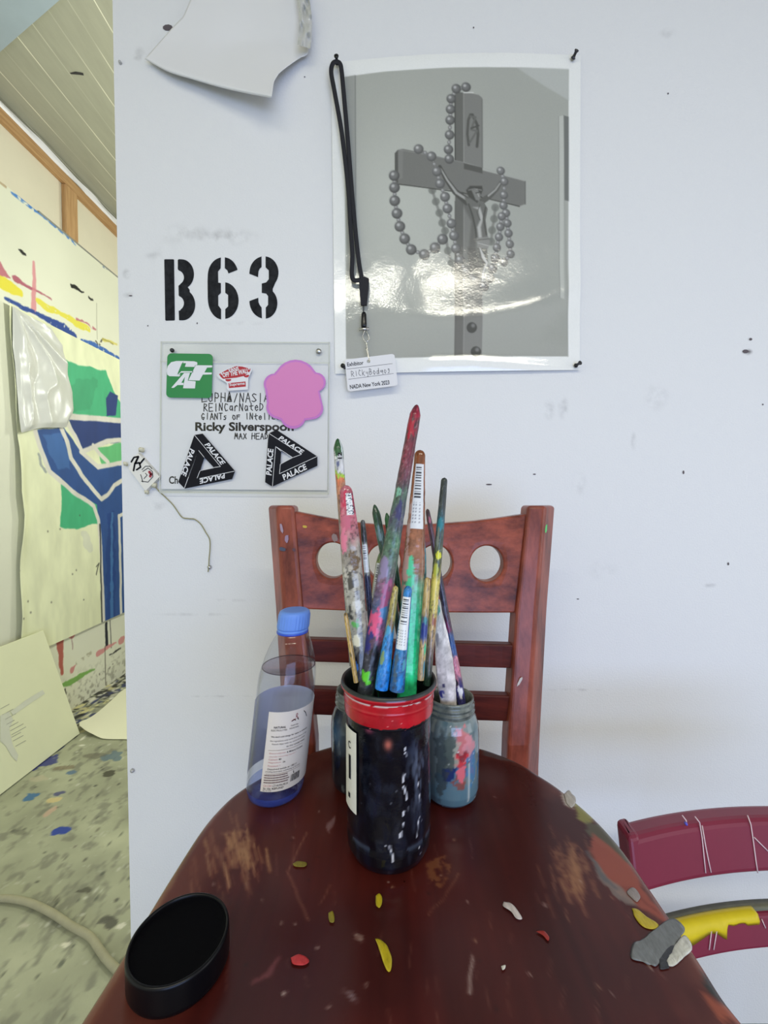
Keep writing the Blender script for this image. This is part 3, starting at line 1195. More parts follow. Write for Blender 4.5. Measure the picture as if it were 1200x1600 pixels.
M_acryl = clear_material('acrylic', (0.988, 0.992, 0.982, 1), 0.2)
M_acryl_edge = mat('acrylic_edge', lin(206, 210, 200), 0.2)
plate('back_sheet', [(251.5, 534), (515, 535), (513.5, 771), (250, 769)], WALL_Y - 0.0035, 0.003, M_acryl, sign)
plate('paper_insert', [(253, 566), (513, 568), (511.5, 766), (251.5, 764)], WALL_Y - 0.0055, 0.0006, M_paper, sign)
plate('front_sheet', [(251, 565), (514.5, 567), (513, 772), (249.5, 770)], WALL_Y - 0.0095, 0.003, M_acryl, sign)
edge_lines = [[(250.6, 565), (514.6, 567)], [(249.5, 770), (513, 772)], [(250.8, 565), (249.5, 770)], [(514.6, 567), (513, 772)]]
ribbons('sheet_edge', edge_lines, 1.1, WALL_Y - 0.0100, M_acryl_edge, sign)
ribbons('sheet_edge', [[(251.5, 534), (515, 535)], [(251.5, 534), (250.8, 566)], [(515, 535), (514.8, 567)]], 1.1, WALL_Y - 0.0040, M_acryl_edge, sign)


def stud_head(name, px, py, Y, r, parent, m):
    c = PY(px, py, Y)
    prof = [(0.0001, -0.004), (r * 0.5, -0.0038), (r * 0.9, -0.0022), (r, 0.0), (r, 0.001)]
    n = 16
    rings = [[Vector((c.x + q[0] * math.cos(a * 2 * math.pi / n), c.y + q[1], c.z + q[0] * math.sin(a * 2 * math.pi / n))) for a in range(n)] for q in prof]
    return loft(name, rings, m, parent, smooth=True)


stud_head('screw', 498, 549, WALL_Y - 0.0045, 0.0055, sign, M_steel)
stud_head('screw', 269, 547.5, WALL_Y - 0.0075, 0.004, sign, M_darksteel)

YI = WALL_Y - 0.0060      # on the paper, behind the front sheet
YS = WALL_Y - 0.0112      # stickers on the front sheet

# printed name and the handwriting above it
lettering([text_px('Ricky Silverspoon', 305, 677.5, 154, 18, 0, 0, 0.032)], 'printed_name', YI, M_ink, sign)
lettering([text_px('Ch', 264, 756, 14, 12, 0, 0, 0.02)], 'printed_name', YI, M_ink, sign)

STROKES = {
    'E': [[(1, 0), (0, 0), (0, 1), (1, 1)], [(0, .5), (.8, .5)]],
    'U': [[(0, 1), (.05, .2), (.35, 0), (.8, .15), (.9, 1)]],
    'P': [[(.1, 0), (.1, 1), (.7, .95), (.9, .7), (.6, .45), (.1, .45)]],
    'H': [[(0, 0), (.05, 1)], [(.9, 0), (.9, 1)], [(0, .5), (.9, .5)]],
    'A': [[(0, 0), (.5, 1), (1, 0)], [(.2, .4), (.8, .4)]],
    '^': [[(0, 0), (.5, 1.15), (1, 0), (0, 0)], [(.3, .1), (.5, .7), (.7, .1)], [(.2, .3), (.8, .3)]],
    'I': [[(.5, 0), (.5, 1)]],
    '/': [[(.2, 0), (.8, 1)]],
    'N': [[(0, 0), (.1, 1), (.8, 0), (.9, 1)]],
    'S': [[(.9, .9), (.4, 1), (.1, .75), (.5, .5), (.9, .25), (.5, 0), (0, .1)]],
    'R': [[(0, 0), (.1, 1), (.7, .95), (.8, .7), (.2, .5), (.9, 0)]],
    'C': [[(.9, .9), (.4, 1), (.05, .5), (.4, 0), (.9, .1)]],
    'c': [[(.9, .55), (.4, .65), (.1, .3), (.4, 0), (.9, .1)]],
    'a': [[(.8, .6), (.3, .6), (.1, .2), (.4, 0), (.8, .3), (.8, .6), (.85, 0)]],
    'r': [[(.1, 0), (.15, .6)], [(.12, .4), (.5, .65), (.9, .55)]],
    'n': [[(.1, 0), (.1, .6), (.5, .65), (.8, .4), (.8, 0)]],
    't': [[(.5, .95), (.45, .1), (.8, 0)], [(.05, .55), (.95, .62)]],
    'e': [[(.15, .32), (.85, .38), (.6, .65), (.2, .5), (.15, .15), (.5, 0), (.9, .12)]],
    'D': [[(.1, 0), (.1, 1), (.7, .8), (.9, .5), (.6, .12), (.1, 0)]],
    'G': [[(.9, .85), (.5, 1), (.1, .6), (.2, .1), (.6, 0), (.9, .35), (.5, .38)]],
    's': [[(.85, .6), (.3, .62), (.3, .4), (.8, .25), (.5, 0), (.1, .05)]],
    'O': [[(.5, 0), (.1, .3), (.3, .65), (.8, .6), (.9, .2), (.5, 0)]],
    'F': [[(.1, 0), (.1, .7), (1, .72)], [(.1, .4), (.8, .4)]],
    'l': [[(.5, 1), (.5, 0)]],
    'M': [[(0, 0), (.2, 1), (.5, .3), (.85, 1), (.95, 0)]],
    'X': [[(0, 0), (.9, 1)], [(.1, 1), (1, 0)]],
    'k': [[(.1, 1), (.1, 0)], [(.9, .7), (.15, .35), (.9, 0)]],
    'y': [[(.1, .65), (.2, .25), (.7, .3)], [(.8, .65), (.7, -.3), (.3, -.35)]],
    'B': [[(.1, 0), (.1, 1), (.7, .9), (.5, .55), (.1, .5), (.8, .45), (.8, .1), (.1, 0)]],
    'd': [[(.8, .4), (.3, .5), (.1, .15), (.5, 0), (.8, .3), (.85, 1), (.85, 0)]],
    'o': [[(.5, 0), (.1, .3), (.4, .6), (.8, .4), (.5, 0)]],
    'q': [[(.9, .5), (.3, .6), (.1, .3), (.6, .15), (.9, .5), (.8, -.1)]],
    '5': [[(.9, 1), (.2, .9), (.2, .6), (.8, .5), (.7, .05), (.1, 0)]],
    'L': [[(.1, 1), (.1, 0), (.9, 0)]],
    'T': [[(.5, 1), (.5, 0)], [(0, 1), (1, 1)]],
    ' ': [],
}


def script(s, x, y, w, h, ang=0.0, jit=0.06, seed=1):
    rg = random.Random(seed)
    n = len(s)
    adv = w / n
    c, sn = math.cos(R(ang)), math.sin(R(ang))
    lines = []
    for i, ch in enumerate(s):
        for st_ in STROKES[ch]:
            ln = []
            for (u, v) in st_:
                a = (i + 0.08 + u * 0.74 + rg.uniform(-jit, jit) * .6) * adv
                b = (v + rg.uniform(-jit, jit)) * h
                ln.append((x + a * c - b * sn, y - a * sn - b * c))
            lines.append(ln)
    return lines


hws = []
hws.append(script('EUPH^/NASIA', 315, 627.5, 107, 13.5, -0.5, seed=2))
hws.append(script('REINCarNateD', 318, 642.5, 95, 11.5, 1, seed=3))
hws.append(script('GIANTs OF INtellec', 314, 655.5, 124, 10, 0, seed=4))
hws.append(script('MAX HEAD', 366, 686, 54, 9, 0, seed=5))
for hl in hws:
    ribbons('handwriting', hl, 1.35, YI, M_ink, sign)


def rrect(x0, y0, x1, y1, r, n=6):
    pts = []
    for cx, cy, a in ((x1 - r, y0 + r, 90), (x0 + r, y0 + r, 180), (x0 + r, y1 - r, 270), (x1 - r, y1 - r, 360)):
        for i in range(n + 1):
            t = R(a - 90 + 90 * i / n)
            pts.append((cx + r * math.cos(t), cy - r * math.sin(t)))
    return pts


def skew(pts, c, ang=0.0, sh=0.0):
    ca, sa = math.cos(R(ang)), math.sin(R(ang))
    out = []
    for x, y in pts:
        dx, dy = x - c[0], y - c[1]
        dx += sh * dy
        out.append((c[0] + dx * ca + dy * sa, c[1] - dx * sa + dy * ca))
    return out


def multi_plate(name, polys, Yd, th, m, parent):
    """several outlines that make one printed mark"""
    bm = bmesh.new()
    for q in polys:
        tri = tessellate_polygon([[Vector((p[0], p[1], 0)) for p in q]])
        vs = [bm.verts.new(PY(p[0], p[1], Yd)) for p in q]
        for t in tri:
            try:
                bm.faces.new([vs[i] for i in t])
            except ValueError:
                pass
    return from_bm(name, bm, m, parent)


# green square sticker with white slanted letters
def z3(x, y):
    return (250 + x / 7.5, 540 + y / 7.5)


gs = plate('sticker', skew(rrect(260.5, 552.5, 331.5, 621.5, 6.5), (296, 587), -0.8, -0.015), YS, 0.0008, M_green, sign)
gs['label'] = 'green square sticker with white slanted letters'
CC = [[(78, 290), (90, 240), (130, 195), (190, 180), (280, 180), (255, 210), (205, 330), (215, 340), (240, 342), (225, 362), (110, 358), (84, 340)],
      [(278, 180), (400, 184), (436, 196), (438, 220), (400, 250), (292, 248), (305, 205), (270, 205)],
      [(250, 300), (390, 300), (385, 315), (244, 318), (220, 345), (205, 345)]]
AA = [[(285, 318), (320, 318), (250, 436), (275, 436), (275, 462), (205, 462), (160, 496), (132, 494)],
      [(300, 318), (352, 318), (325, 410), (418, 418), (410, 502), (270, 500), (290, 380)]]
FF = [[(415, 230), (612, 232), (610, 256), (552, 258), (520, 315), (608, 315), (606, 338), (505, 340), (465, 412), (330, 408)]]
multi_plate('white_letters', [[z3(*p) for p in q] for q in CC + AA + FF], YS - 0.0002, 0, M_whiteprint, gs)
ribbons('letter_outline', [[z3(*p) for p in q] for q in ([(415, 230), (330, 408), (465, 412), (505, 340)], [(285, 318), (352, 316)])], 0.6, YS - 0.0003, M_green, gs)

# small white sticker, red skateboard shape over a red box
rs = plate('sticker', [z3(*p) for p in [(668, 350), (690, 320), (800, 262), (880, 236), (960, 236), (1060, 262), (1078, 290), (1050, 350), (1035, 380), (1030, 515), (800, 530), (780, 500), (785, 440), (740, 412), (690, 385)]], YS, 0.0008, M_whiteprint, sign)
rs['label'] = 'small white sticker with a red skateboard mark over a red box'
multi_plate('red_mark', [[z3(*p) for p in q] for q in (
    [(690, 335), (800, 275), (890, 240), (960, 245), (1062, 272), (1055, 300), (990, 355), (900, 375), (740, 390), (715, 370)],
    arc(800, 400, 34, 20, 180, 360, 8) + [(832, 392), (768, 392)], arc(1012, 352, 32, 22, 170, 360, 8) + [(1040, 340), (985, 352)],
    [(802, 440), (1002, 420), (1006, 480), (808, 498)])], YS - 0.0002, 0, M_red, rs)
its = [text_px('VANS', *z3(800, 312), 17, 6.2, 10, 0, 0.03), text_px('"OFF THE WALL"', *z3(722, 378), 45.5, 8, 10, 0, 0.035),
       text_px('Supreme', *z3(816, 486), 24, 6, 6, 0, 0.02)]
lettering(its, 'white_letters', YS - 0.0004, M_whiteprint, rs)

# plain pink cut-out sticker
pk = []
for (cx, cy, r, a0, a1) in [(462, 596, 34, 150, 30), (494, 597, 15, 90, -70), (488, 638, 17, 20, -80), (458, 650, 20, -20, -160), (434, 636, 18, -100, -200), (428, 600, 16, -150, -270)]:
    pk += arc(cx, cy, r, r, a0, a1, 8)
ps = plate('sticker', pk, YS, 0.0008, mat('lilac_border', lin(196, 118, 196), 0.35), sign)
ps['label'] = 'plain pink scalloped sticker'
cxm, cym = 462, 612
plate('pink_face', [(cxm + (x - cxm) * 0.93, cym + (y - cym) * 0.93) for x, y in pk], YS - 0.0003, 0.0002, mat('pink_face', lin(214, 128, 186), 0.35), ps)

# two black triangular stickers
M_logo = mat('black_print', lin(14, 16, 26), 0.4, spec=0.2)


def tri_sticker(outer, hole, lines, words, label):
    t = plate('sticker', outer, YS, 0.0008, M_logo, sign, holes=[hole])
    t['label'] = label
    ribbons('white_line', lines, 0.75, YS - 0.0002, M_whiteprint, t)
    lettering(words, 'white_letters', YS - 0.0002, M_whiteprint, t)


def za(x, y):
    return (270 + x / 10.0, 665 + y / 10.0)


def zb(x, y):
    return (400 + x / 10.909, 660 + y / 10.909)


tri_sticker([za(*p) for p in [(335, 150), (345, 145), (465, 125), (970, 710), (925, 835), (185, 985), (85, 880)]],
            [za(*p) for p in [(490, 495), (425, 705), (640, 655)]],
            [[za(*p) for p in q] for q in ([(340, 150), (745, 640), (640, 655)], [(400, 385), (490, 495)], [(400, 385), (180, 980)], [(425, 705), (380, 820)], [(965, 712), (420, 825)], [(400, 385), (245, 800)], [(425, 705), (640, 660)])],
            [text_px('PALACE', *za(490, 300), 41, 8, -50, 0.3, 0.03), text_px('PALACE', *za(270, 352), 43, 8.4, -109, 0.2, 0.03),
             text_px('PALACE', *za(422, 912), 40, 8, 13, 0.2, 0.03, flip=True)],
            'black triangle sticker at the lower left of the sign')
tri_sticker([zb(*p) for p in [(220, 185), (350, 125), (1045, 580), (1045, 740), (275, 1095), (155, 1020), (205, 300)]],
            [zb(*p) for p in [(428, 490), (415, 712), (625, 600)]],
            [[zb(*p) for p in q] for q in ([(225, 190), (775, 545), (625, 600)], [(335, 410), (428, 490)], [(335, 410), (280, 1090)], [(415, 712), (400, 875), (1040, 580)], [(335, 410), (625, 600)], [(415, 712), (625, 600)])],
            [text_px('PALACE', *zb(375, 285), 43, 7.4, -33, 0.25, 0.03), text_px('PALACE', *zb(265, 905), 41, 9, 85.5, 0.12, 0.03),
             text_px('PALACE', *zb(480, 990), 40, 9.5, 26, 0.1, 0.03)],
            'black triangle sticker at the lower right of the sign')

# ------------------------------------------------------------------ poster (black and white photograph of a crucifix)
P_TL, P_TR, P_BR, P_BL = (517.5, 101), (906, 89.5), (904.5, 579.5), (524, 585)


def poster_field():
    f = Field(508, 80, 914, 592, 1.0, (232, 233, 232))
    X, Y = f.X, f.Y
    pic = [(538, 124), (600, 119), (700, 115), (800, 113), (887, 112.5), (885.5, 558), (541, 562)]
    f.poly(pic, (172, 174, 168), 1)
    w = f.win(538, 112, 887, 562)
    Xw, Yw = f.X[w], f.Y[w]
    ins = (Xw > 538 + (Yw - 120) * 0.007) & (Xw < 887) & (Yw > 124 - (Xw - 538) * 0.033 - 3) & (Yw < 562 - (Xw - 541) * 0.0116)
    g = 0.96 + 0.12 * np.exp(-(((Xw - 620) / 120) ** 2 + ((Yw - 330) / 160) ** 2)) - 0.05 * np.clip((Yw - 430) / 120, 0, 1)
    f.C[w] = np.where(ins[..., None], f.C[w] * g[..., None], f.C[w])
    f.poly([(540, 124), (555, 122), (556, 470), (542, 470)], (150, 152, 148), 0.7)
    f.stroke([(555.5, 123), (556.5, 400)], 1.5, (120, 122, 120), 0.8)
    f.poly([(871, 186), (879, 184), (879, 470), (872, 468)], (188, 190, 184), 0.9)
    f.stroke([(871, 186), (872, 468)], 1.2, (140, 142, 138), 0.8)
    f.poly([(879, 184), (887, 186), (887, 317), (880, 316)], (112, 114, 112), 0.95)
    f.stroke([(880, 316), (886, 558)], 2, (150, 152, 148), 0.5)
    f.poly([(805, 113), (887, 112), (887, 160), (850, 140)], (184, 187, 184), 0.8, soft=3)

    def q(x, y):
        return (590 + x / 4.571, 130 + y / 4.571)

    def pol(pp, c, a=1.0, soft=None):
        f.poly([q(*p) for p in pp], (c, c, c - 3), a, soft)

    def stk(pp, wd, c, a=1.0, soft=None):
        f.stroke([q(*p) for p in pp], wd, (c, c, c - 3), a, soft)

    def bead(x, y, r, c=118):
        cx, cy = q(x, y)
        rr = r / 4.571
        f.disc((cx, cy), rr, (c - 34,) * 3, 1)
        f.disc((cx - rr * .12, cy - rr * .15), rr * .8, (c,) * 3, 1, soft=rr * .6)
        f.disc((cx - rr * .3, cy - rr * .35), rr * .3, (c + 72,) * 3, 0.9, soft=rr * .3)

    def chain(pp, r, c=118):
        for a, b in zip(pp[:-1], pp[1:]):
            m = ((a[0] + b[0]) / 2, (a[1] + b[1]) / 2)
            stk([a, b], 3.0, 104)
            stk([a, b], 1.4, 150)
            cx, cy = q(*m)
            f.disc((cx, cy), 3.0, (112,) * 3, 1)
            f.disc((cx, cy), 2.2, (146,) * 3, 1)
            f.disc((cx - .6, cy - .6), 1.0, (190,) * 3, .8)
        for p in pp:
            bead(p[0], p[1], r, c)
    # thrown shadow of the beads in the photograph
    for pp in ([(385, 800), (410, 880), (435, 960), (455, 1030), (475, 1085), (495, 1225), (520, 1310), (545, 1370)], [(828, 920), (820, 1000), (806, 1080), (800, 1160)]):
        stk(pp, 4, 118, 0.7, 2)
        for p in pp:
            f.disc(q(*p), 6, (112, 114, 110), 0.75, soft=2)
    # upright
    pol([(545, 95), (607, 105), (607, 1955), (545, 1955)], 106)
    pol([(607, 105), (660, 108), (715, 120), (738, 140), (738, 1955), (607, 1955)], 128)
    stk([(607, 105), (675, 104)], 1.6, 214)
    stk([(606, 105), (606, 600)], 1.0, 160, .8)
    stk([(738, 150), (738, 640)], 1.2, 96, .8)
    stk([(546, 90), (546, 600)], 1.6, 74)
    stk([(546, 880), (546, 1955)], 1.4, 92)
    stk([(606, 900), (606, 1955)], 1.0, 160, .7)
    # cross piece
    pol([(122, 530), (145, 505), (180, 500), (610, 605), (740, 660), (1043, 728), (1043, 890), (1000, 906), (610, 815), (135, 748), (122, 730)], 120)
    pol([(122, 530), (145, 505), (145, 745), (122, 730)], 92)
    pol([(145, 512), (182, 506), (176, 712), (148, 718)], 132, .8, 2)
    stk([(135, 750), (610, 822), (1000, 908)], 1.6, 74)
    stk([(148, 505), (610, 604), (1040, 727)], 1.0, 160, .6)
    stk([(1043, 728), (1043, 890)], 1.0, 88)
    pol([(607, 610), (738, 640), (738, 682), (607, 650)], 88, .9, 1.5)
    # scroll plaque
    stk([(655, 262), (640, 300), (632, 400), (642, 480)], 4.0, 92)
    stk([(668, 262), (700, 330), (708, 400), (700, 490)], 4.2, 88)
    stk([(655, 275), (690, 280), (660, 370), (700, 378), (650, 460)], 3.2, 108)
    stk([(660, 360), (712, 340)], 2.5, 84)
    # shadow behind the figure
    pol([(540, 800), (640, 870), (700, 1000), (690, 1220), (640, 1220), (660, 1020)], 98, .7, 4)
    # figure: arms, body, head, cloth, legs
    stk([(438, 632), (480, 720), (545, 812), (630, 880)], [5, 7, 9, 12], 84)
    stk([(446, 650), (490, 730), (555, 820), (630, 868)], [2, 3, 4, 4], 170, .9)
    stk([(868, 740), (840, 790), (790, 840), (730, 880)], [5, 6, 8, 10], 96)
    stk([(862, 748), (830, 795), (780, 838)], [2, 2.5, 3], 176, .8)
    pol([(610, 850), (690, 870), (745, 880), (775, 930), (760, 1010), (775, 1130), (790, 1150), (780, 1200), (700, 1205), (692, 1130), (680, 1000), (640, 930)], 112)
    pol([(672, 920), (705, 935), (722, 1010), (700, 1060), (712, 1150), (735, 1140), (726, 1060), (745, 990), (720, 920)], 196, .8, 3)
    stk([(640, 900), (668, 980), (690, 1080), (695, 1140)], 2.5, 78, .8)
    stk([(760, 920), (745, 1000), (765, 1110)], 2.5, 84, .8)
    stk([(720, 900), (700, 960), (720, 1010)], 1.2, 90, .8)
    stk([(740, 960), (750, 1040)], 1.2, 90, .8)
    pol([(622, 800), (650, 770), (735, 770), (740, 800), (720, 850), (700, 890), (672, 870), (640, 850)], 78, 1, 2)
    pol([(660, 800), (700, 790), (725, 830), (715, 875), (690, 870)], 134, .9, 2)
    stk([(640, 800), (680, 790), (730, 800)], 2, 150, .6)
    stk([(690, 820), (715, 815)], 1.2, 70)
    stk([(705, 825), (712, 845)], 1.2, 170)
    pol([(695, 1135), (780, 1125), (792, 1160), (775, 1215), (700, 1205)], 140, 1, 2)
    stk([(700, 1150), (788, 1140)], 1.2, 96)
    stk([(705, 1170), (780, 1190)], 1.2, 190, .8)
    pol([(700, 1205), (770, 1210), (778, 1320), (745, 1400), (730, 1450), (718, 1445), (735, 1330)], 108, 1, 2)
    stk([(722, 1210), (745, 1270), (770, 1310), (745, 1370), (735, 1440)], [2, 5, 3, 3, 2], 206, .9)
    pol([(632, 1200), (692, 1210), (735, 1330), (712, 1440), (640, 1340)], 96, .7, 4)
    # beads
    chain([(625, 66), (556, 78), (520, 150), (515, 225), (512, 303), (508, 408), (500, 512), (505, 580)], 33)
    chain([(118, 690), (120, 775), (122, 868), (138, 958), (158, 1050), (192, 1138), (238, 1215), (330, 1252), (405, 1205), (458, 1145)], 37)
    chain([(290, 506), (380, 560), (418, 668), (440, 755), (475, 848), (492, 930), (520, 1035), (538, 1120), (552, 1210), (580, 1292), (625, 1372), (685, 1432), (750, 1475), (790, 1415), (810, 1348), (830, 1276)], 34, 124)
    chain([(868, 660), (893, 735), (890, 830), (887, 905), (905, 958), (915, 1030), (923, 1100), (932, 1175), (938, 1245), (890, 1302), (830, 1276), (840, 1202), (855, 1128), (865, 1056), (875, 982)], 29, 126)
    for p in ((735, 516), (742, 552)):
        f.disc(p, 8, (60, 62, 60), 0.9)
        f.disc((p[0] + 2, p[1] - 3), 3, (130,) * 3, 0.8, soft=3)
    # film grain
    f.C *= (1 + 0.02 * (np.random.RandomState(1).rand(f.ny, f.nx) - 0.5))[..., None]
    return f


pof = poster_field()
nx, ny = 390, 490
S_, T_ = np.meshgrid(np.linspace(0, 1, nx), np.linspace(0, 1, ny))
TLp, TRp, BRp, BLp = [np.array(p) for p in (P_TL, P_TR, P_BR, P_BL)]
PXY = (TLp[None, None] * (1 - S_)[..., None] * (1 - T_)[..., None] + TRp * S_[..., None] * (1 - T_)[..., None] +
       BRp * S_[..., None] * T_[..., None] + BLp * (1 - S_)[..., None] * T_[..., None])
PXY[..., 1] -= 4 * np.sin(np.pi * S_) * (1 - T_) ** 3


def poster_off(s, t):
    """distance of the bowed sheet from the wall"""
    o = 0.0035 + 0.010 * np.sin(np.pi * s) ** 1.0 * (0.35 + 0.65 * np.sin(np.pi * np.clip(t, 0, 1)) ** 0.8)
    o = o + 0.0030 * np.exp(-((t - 0.84 + 0.10 * (s - 0.45) ** 2 * 4) / 0.06) ** 2) * np.clip((s - 0.1) * 3, 0, 1)
    o = o + 0.0022 * np.exp(-((t - 0.975 - 0.06 * np.clip(s - 0.55, 0, 1)) / 0.024) ** 2) * np.clip((s - 0.22) * 6, 0, 1)
    o = o + 0.003 * np.exp(-((t - 0.03) / 0.05) ** 2) * np.sin(np.pi * s)
    o = o + 0.0013 * (fbm(s * 5, t * 6, 21) - 0.5) + 0.00022 * (fbm(s * 26, t * 30, 31) - 0.5)
    return o


off = poster_off(S_, T_)
Pw = np.zeros((ny, nx, 3))
th_, ch_ = math.sin(PITCH), math.cos(PITCH)
ux = (PXY[..., 0] - 600) / FPX
vy = (PXY[..., 1] - 800) / FPX
Yd = WALL_Y - off
dy = ch_ - vy * th_
k_ = WALL_Y / dy                       # the sheet's outline is laid out on the wall plane, then bowed off it
Pw[..., 0] = ux * k_
Pw[..., 1] = Yd
Pw[..., 2] = HC + (-th_ - vy * ch_) * k_
pcol = pof.sample(PXY[..., 0], PXY[..., 1])
M_poster = mat('glossy_photo_print', (1, 1, 1, 1), 0.10, spec=0.8, attr=True, atk=(1.08, 1.08, 1.06), bump=0.055, bscale=260)
po = grid('poster', Pw, M_poster, None, True, pcol, flip=True)
tag(po, 'glossy black and white photo print of a crucifix hung with rosary beads', 'poster')


# ------------------------------------------------------------------ push pins
def push_pin(px, py, label, m, tilt=(0, 0), s=1.0, base=0.0):
    c = PY(px, py, WALL_Y - base)
    root = empty('push_pin', label, 'push pin', c, 'push pins round the poster')
    prof = [(0.0004, 0.0), (0.0005, -0.004), (0.0042, -0.0042), (0.0046, -0.0055), (0.0032, -0.0068), (0.0026, -0.0105), (0.0030, -0.014), (0.0042, -0.0155), (0.0042, -0.0168), (0.0020, -0.0174), (0.0001, -0.0175)]
    n = 18
    d = Vector((tilt[0], -1, tilt[1])).normalized()
    a = d.orthogonal().normalized()
    b = d.cross(a)
    rings = [[c + d * (-q[1] * s) + a * (q[0] * s * math.cos(2 * math.pi * i / n)) + b * (q[0] * s * math.sin(2 * math.pi * i / n)) for i in range(n)] for q in prof]
    loft('pin_head', rings[1:], m, root, smooth=True)
    loft('pin_point', [rings[0], rings[1]], M_steel, root, smooth=True)
    return root


push_pin(527, 103, 'black push pin holding the looped lanyard strap', M_black, (0, 0.1), 1.0, 0.004)
push_pin(893, 96, 'grey push pin at the upper right corner of the poster', M_darksteel, (0.25, 0.45), 0.95, 0.004)
push_pin(897, 573, 'dark push pin at the lower right corner of the poster', M_darksteel, (0.35, 0.2), 0.95, 0.004)
push_pin(541, 574, 'black push pin beside the exhibitor badge', M_black, (-0.35, -0.1), 1.0, 0.004)

# ------------------------------------------------------------------ lanyard with badge
M_strap = mat('black_webbing', lin(24, 25, 34), 0.7, bump=0.3, bscale=700)
lan = empty('lanyard', 'black lanyard with a white exhibitor badge hanging over the poster edge', 'lanyard', PY(527, 103, WALL_Y))
LY = WALL_Y - 0.0175


def z2(x, y):
    return (480 + x / 2.609, 60 + y / 2.609)


def lp3(pts, Y=LY):
    return [PY(*z2(*p), Y) for p in pts]


strap = smooth_path(lp3([(216, 985), (190, 985), (182, 960), (184, 880), (176, 760), (166, 600), (140, 380), (112, 220), (98, 140), (104, 104), (118, 95), (134, 104), (141, 140), (152, 260), (166, 420), (182, 620), (198, 800), (212, 920), (224, 985)]), 8)
tube('strap', strap, 0.0042, M_strap, lan, n=10, flat=0.3)
plate('strap_clamp', [z2(*p) for p in [(210, 978), (222, 985), (232, 970), (252, 978), (250, 1020), (243, 1087), (218, 1087)]], LY - 0.0012, 0.0035, M_strap, lan)
tube('cord', lp3([(230, 1080), (230, 1125)]), 0.0009, M_strap, lan, n=8)
tube('buckle', lp3([(231, 1116), (231, 1125), (231, 1168), (231, 1180)]), [0.003, 0.0046, 0.0052, 0.0045], M_black, lan, n=12, flat=0.6)
tube('clip', lp3([(212, 1186), (252, 1184)]), 0.0028, M_steel, lan, n=10)
tube('clip_ring', smooth_path(lp3([(236, 1190), (226, 1215), (238, 1238), (252, 1222), (240, 1192)]), 6), 0.0008, M_steel, lan, n=8)
tube('clip_hook', smooth_path(lp3([(240, 1236), (244, 1262), (252, 1300), (258, 1318), (252, 1308), (240, 1262)]), 6), 0.0012, M_steel, lan, n=8)
bt = [z2(*p) for p in [(153, 1310), (355, 1285), (370, 1415), (166, 1440)]]


def badge_uv(u, v):
    a = np.array(bt)
    return tuple(a[0] * (1 - u) * (1 - v) + a[1] * u * (1 - v) + a[2] * u * v + a[3] * (1 - u) * v)


rb = rrect(0, 0, 1, 1, 0.07)
hole = [(0.47 + 0.035 * math.cos(t), 0.14 + 0.055 * math.sin(t)) for t in np.linspace(0, 2 * math.pi, 13)[:-1]]
bdg = plate('badge', [badge_uv(*p) for p in rb], LY - 0.001, 0.0012, mat('badge_card', lin(224, 224, 228), 0.4), lan, holes=[[badge_uv(*p) for p in hole]])
bdg['label'] = 'white rounded exhibitor card'
ang = 7.0
its = [text_px('Exhibitor', *badge_uv(0.04, 0.22), 25.5, 6.2, ang, 0, 0.01), text_px('NADA New York 2023', *badge_uv(0.05, 0.93), 62, 6.6, ang, 0, 0.012)]
for it_ in its:
    lettering([it_], 'badge_lettering', LY - 0.0014, M_ink, bdg)
ribbons('badge_rule', [[badge_uv(0.02, 0.30), badge_uv(0.94, 0.30)], [badge_uv(0.04, 0.62), badge_uv(0.94, 0.61)]], 0.5, LY - 0.0014, M_darksteel, bdg)
ribbons('badge_handwriting', script('RICkyBodqos', *badge_uv(0.10, 0.56), 62, 9, ang, 0.1, 8), 0.6, LY - 0.0014, mat('pencil', lin(60, 60, 66), 0.6), bdg)

# ------------------------------------------------------------------ curled paper at the top of the partition
cp_top = [(250, -150), (520, -150)]
low = [(226, 92), (262, 112), (300, 124), (345, 137), (390, 147), (424, 153)]
NXX, NYY = 70, 60
Pc = np.zeros((NYY, NXX, 3))
lowp = smooth_path([Vector((x, y, 0)) for x, y in low], 16)
lowa = np.array([(p.x, p.y) for p in lowp])
rgt = np.array([(478, -170), (486, 40), (487, 62), (480, 86), (462, 92), (440, 97), (431, 106), (428, 130), (424, 153)], float)
lft = np.array([(300, -170), (306, -20), (286, 26), (270, 42), (244, 72), (230, 86), (226, 92)], float)


def along(tab, t):
    c = np.concatenate([[0], np.cumsum(np.hypot(*np.diff(tab, axis=0).T))])
    return np.interp(t * c[-1], c, tab[:, 0]), np.interp(t * c[-1], c, tab[:, 1])


for j in range(NYY):
    t = j / (NYY - 1)
    ax_, ay_ = along(lft, t)
    bx_, by_ = along(rgt, t)
    for i in range(NXX):
        u = i / (NXX - 1)
        lx = np.interp(u, np.linspace(0, 1, len(lowa)), lowa[:, 0])
        ly_ = np.interp(u, np.linspace(0, 1, len(lowa)), lowa[:, 1])
        x = ax_ + (bx_ - ax_) * u
        y = ay_ + (by_ - ay_) * u
        k = max(0, (t - 0.75) / 0.25)
        x = x * (1 - k) + lx * k
        y = y * (1 - k) + ly_ * k
        o = 0.004 + 0.050 * max(0, (y - 62) / 92.0) ** 1.5 * (0.45 + 0.55 * u) + 0.005 * float(vnoise(u * 4, t * 5, 3))
        if t > 0.93:
            o -= 0.012 * ((t - 0.93) / 0.07) ** 2 * (0.4 + 0.6 * u)
        Pc[j, i] = PY(x, y, WALL_Y - o)
cpp = grid('curled_paper', Pc, mat('curled_paper', lin(226, 226, 226), 0.6, bump=0.1, bscale=40), None, True, flip=True)
cpp.modifiers.new('thickness', 'SOLIDIFY').thickness = 0.0006
tag(cpp, 'blank white paper curling off the top of the partition', 'paper')
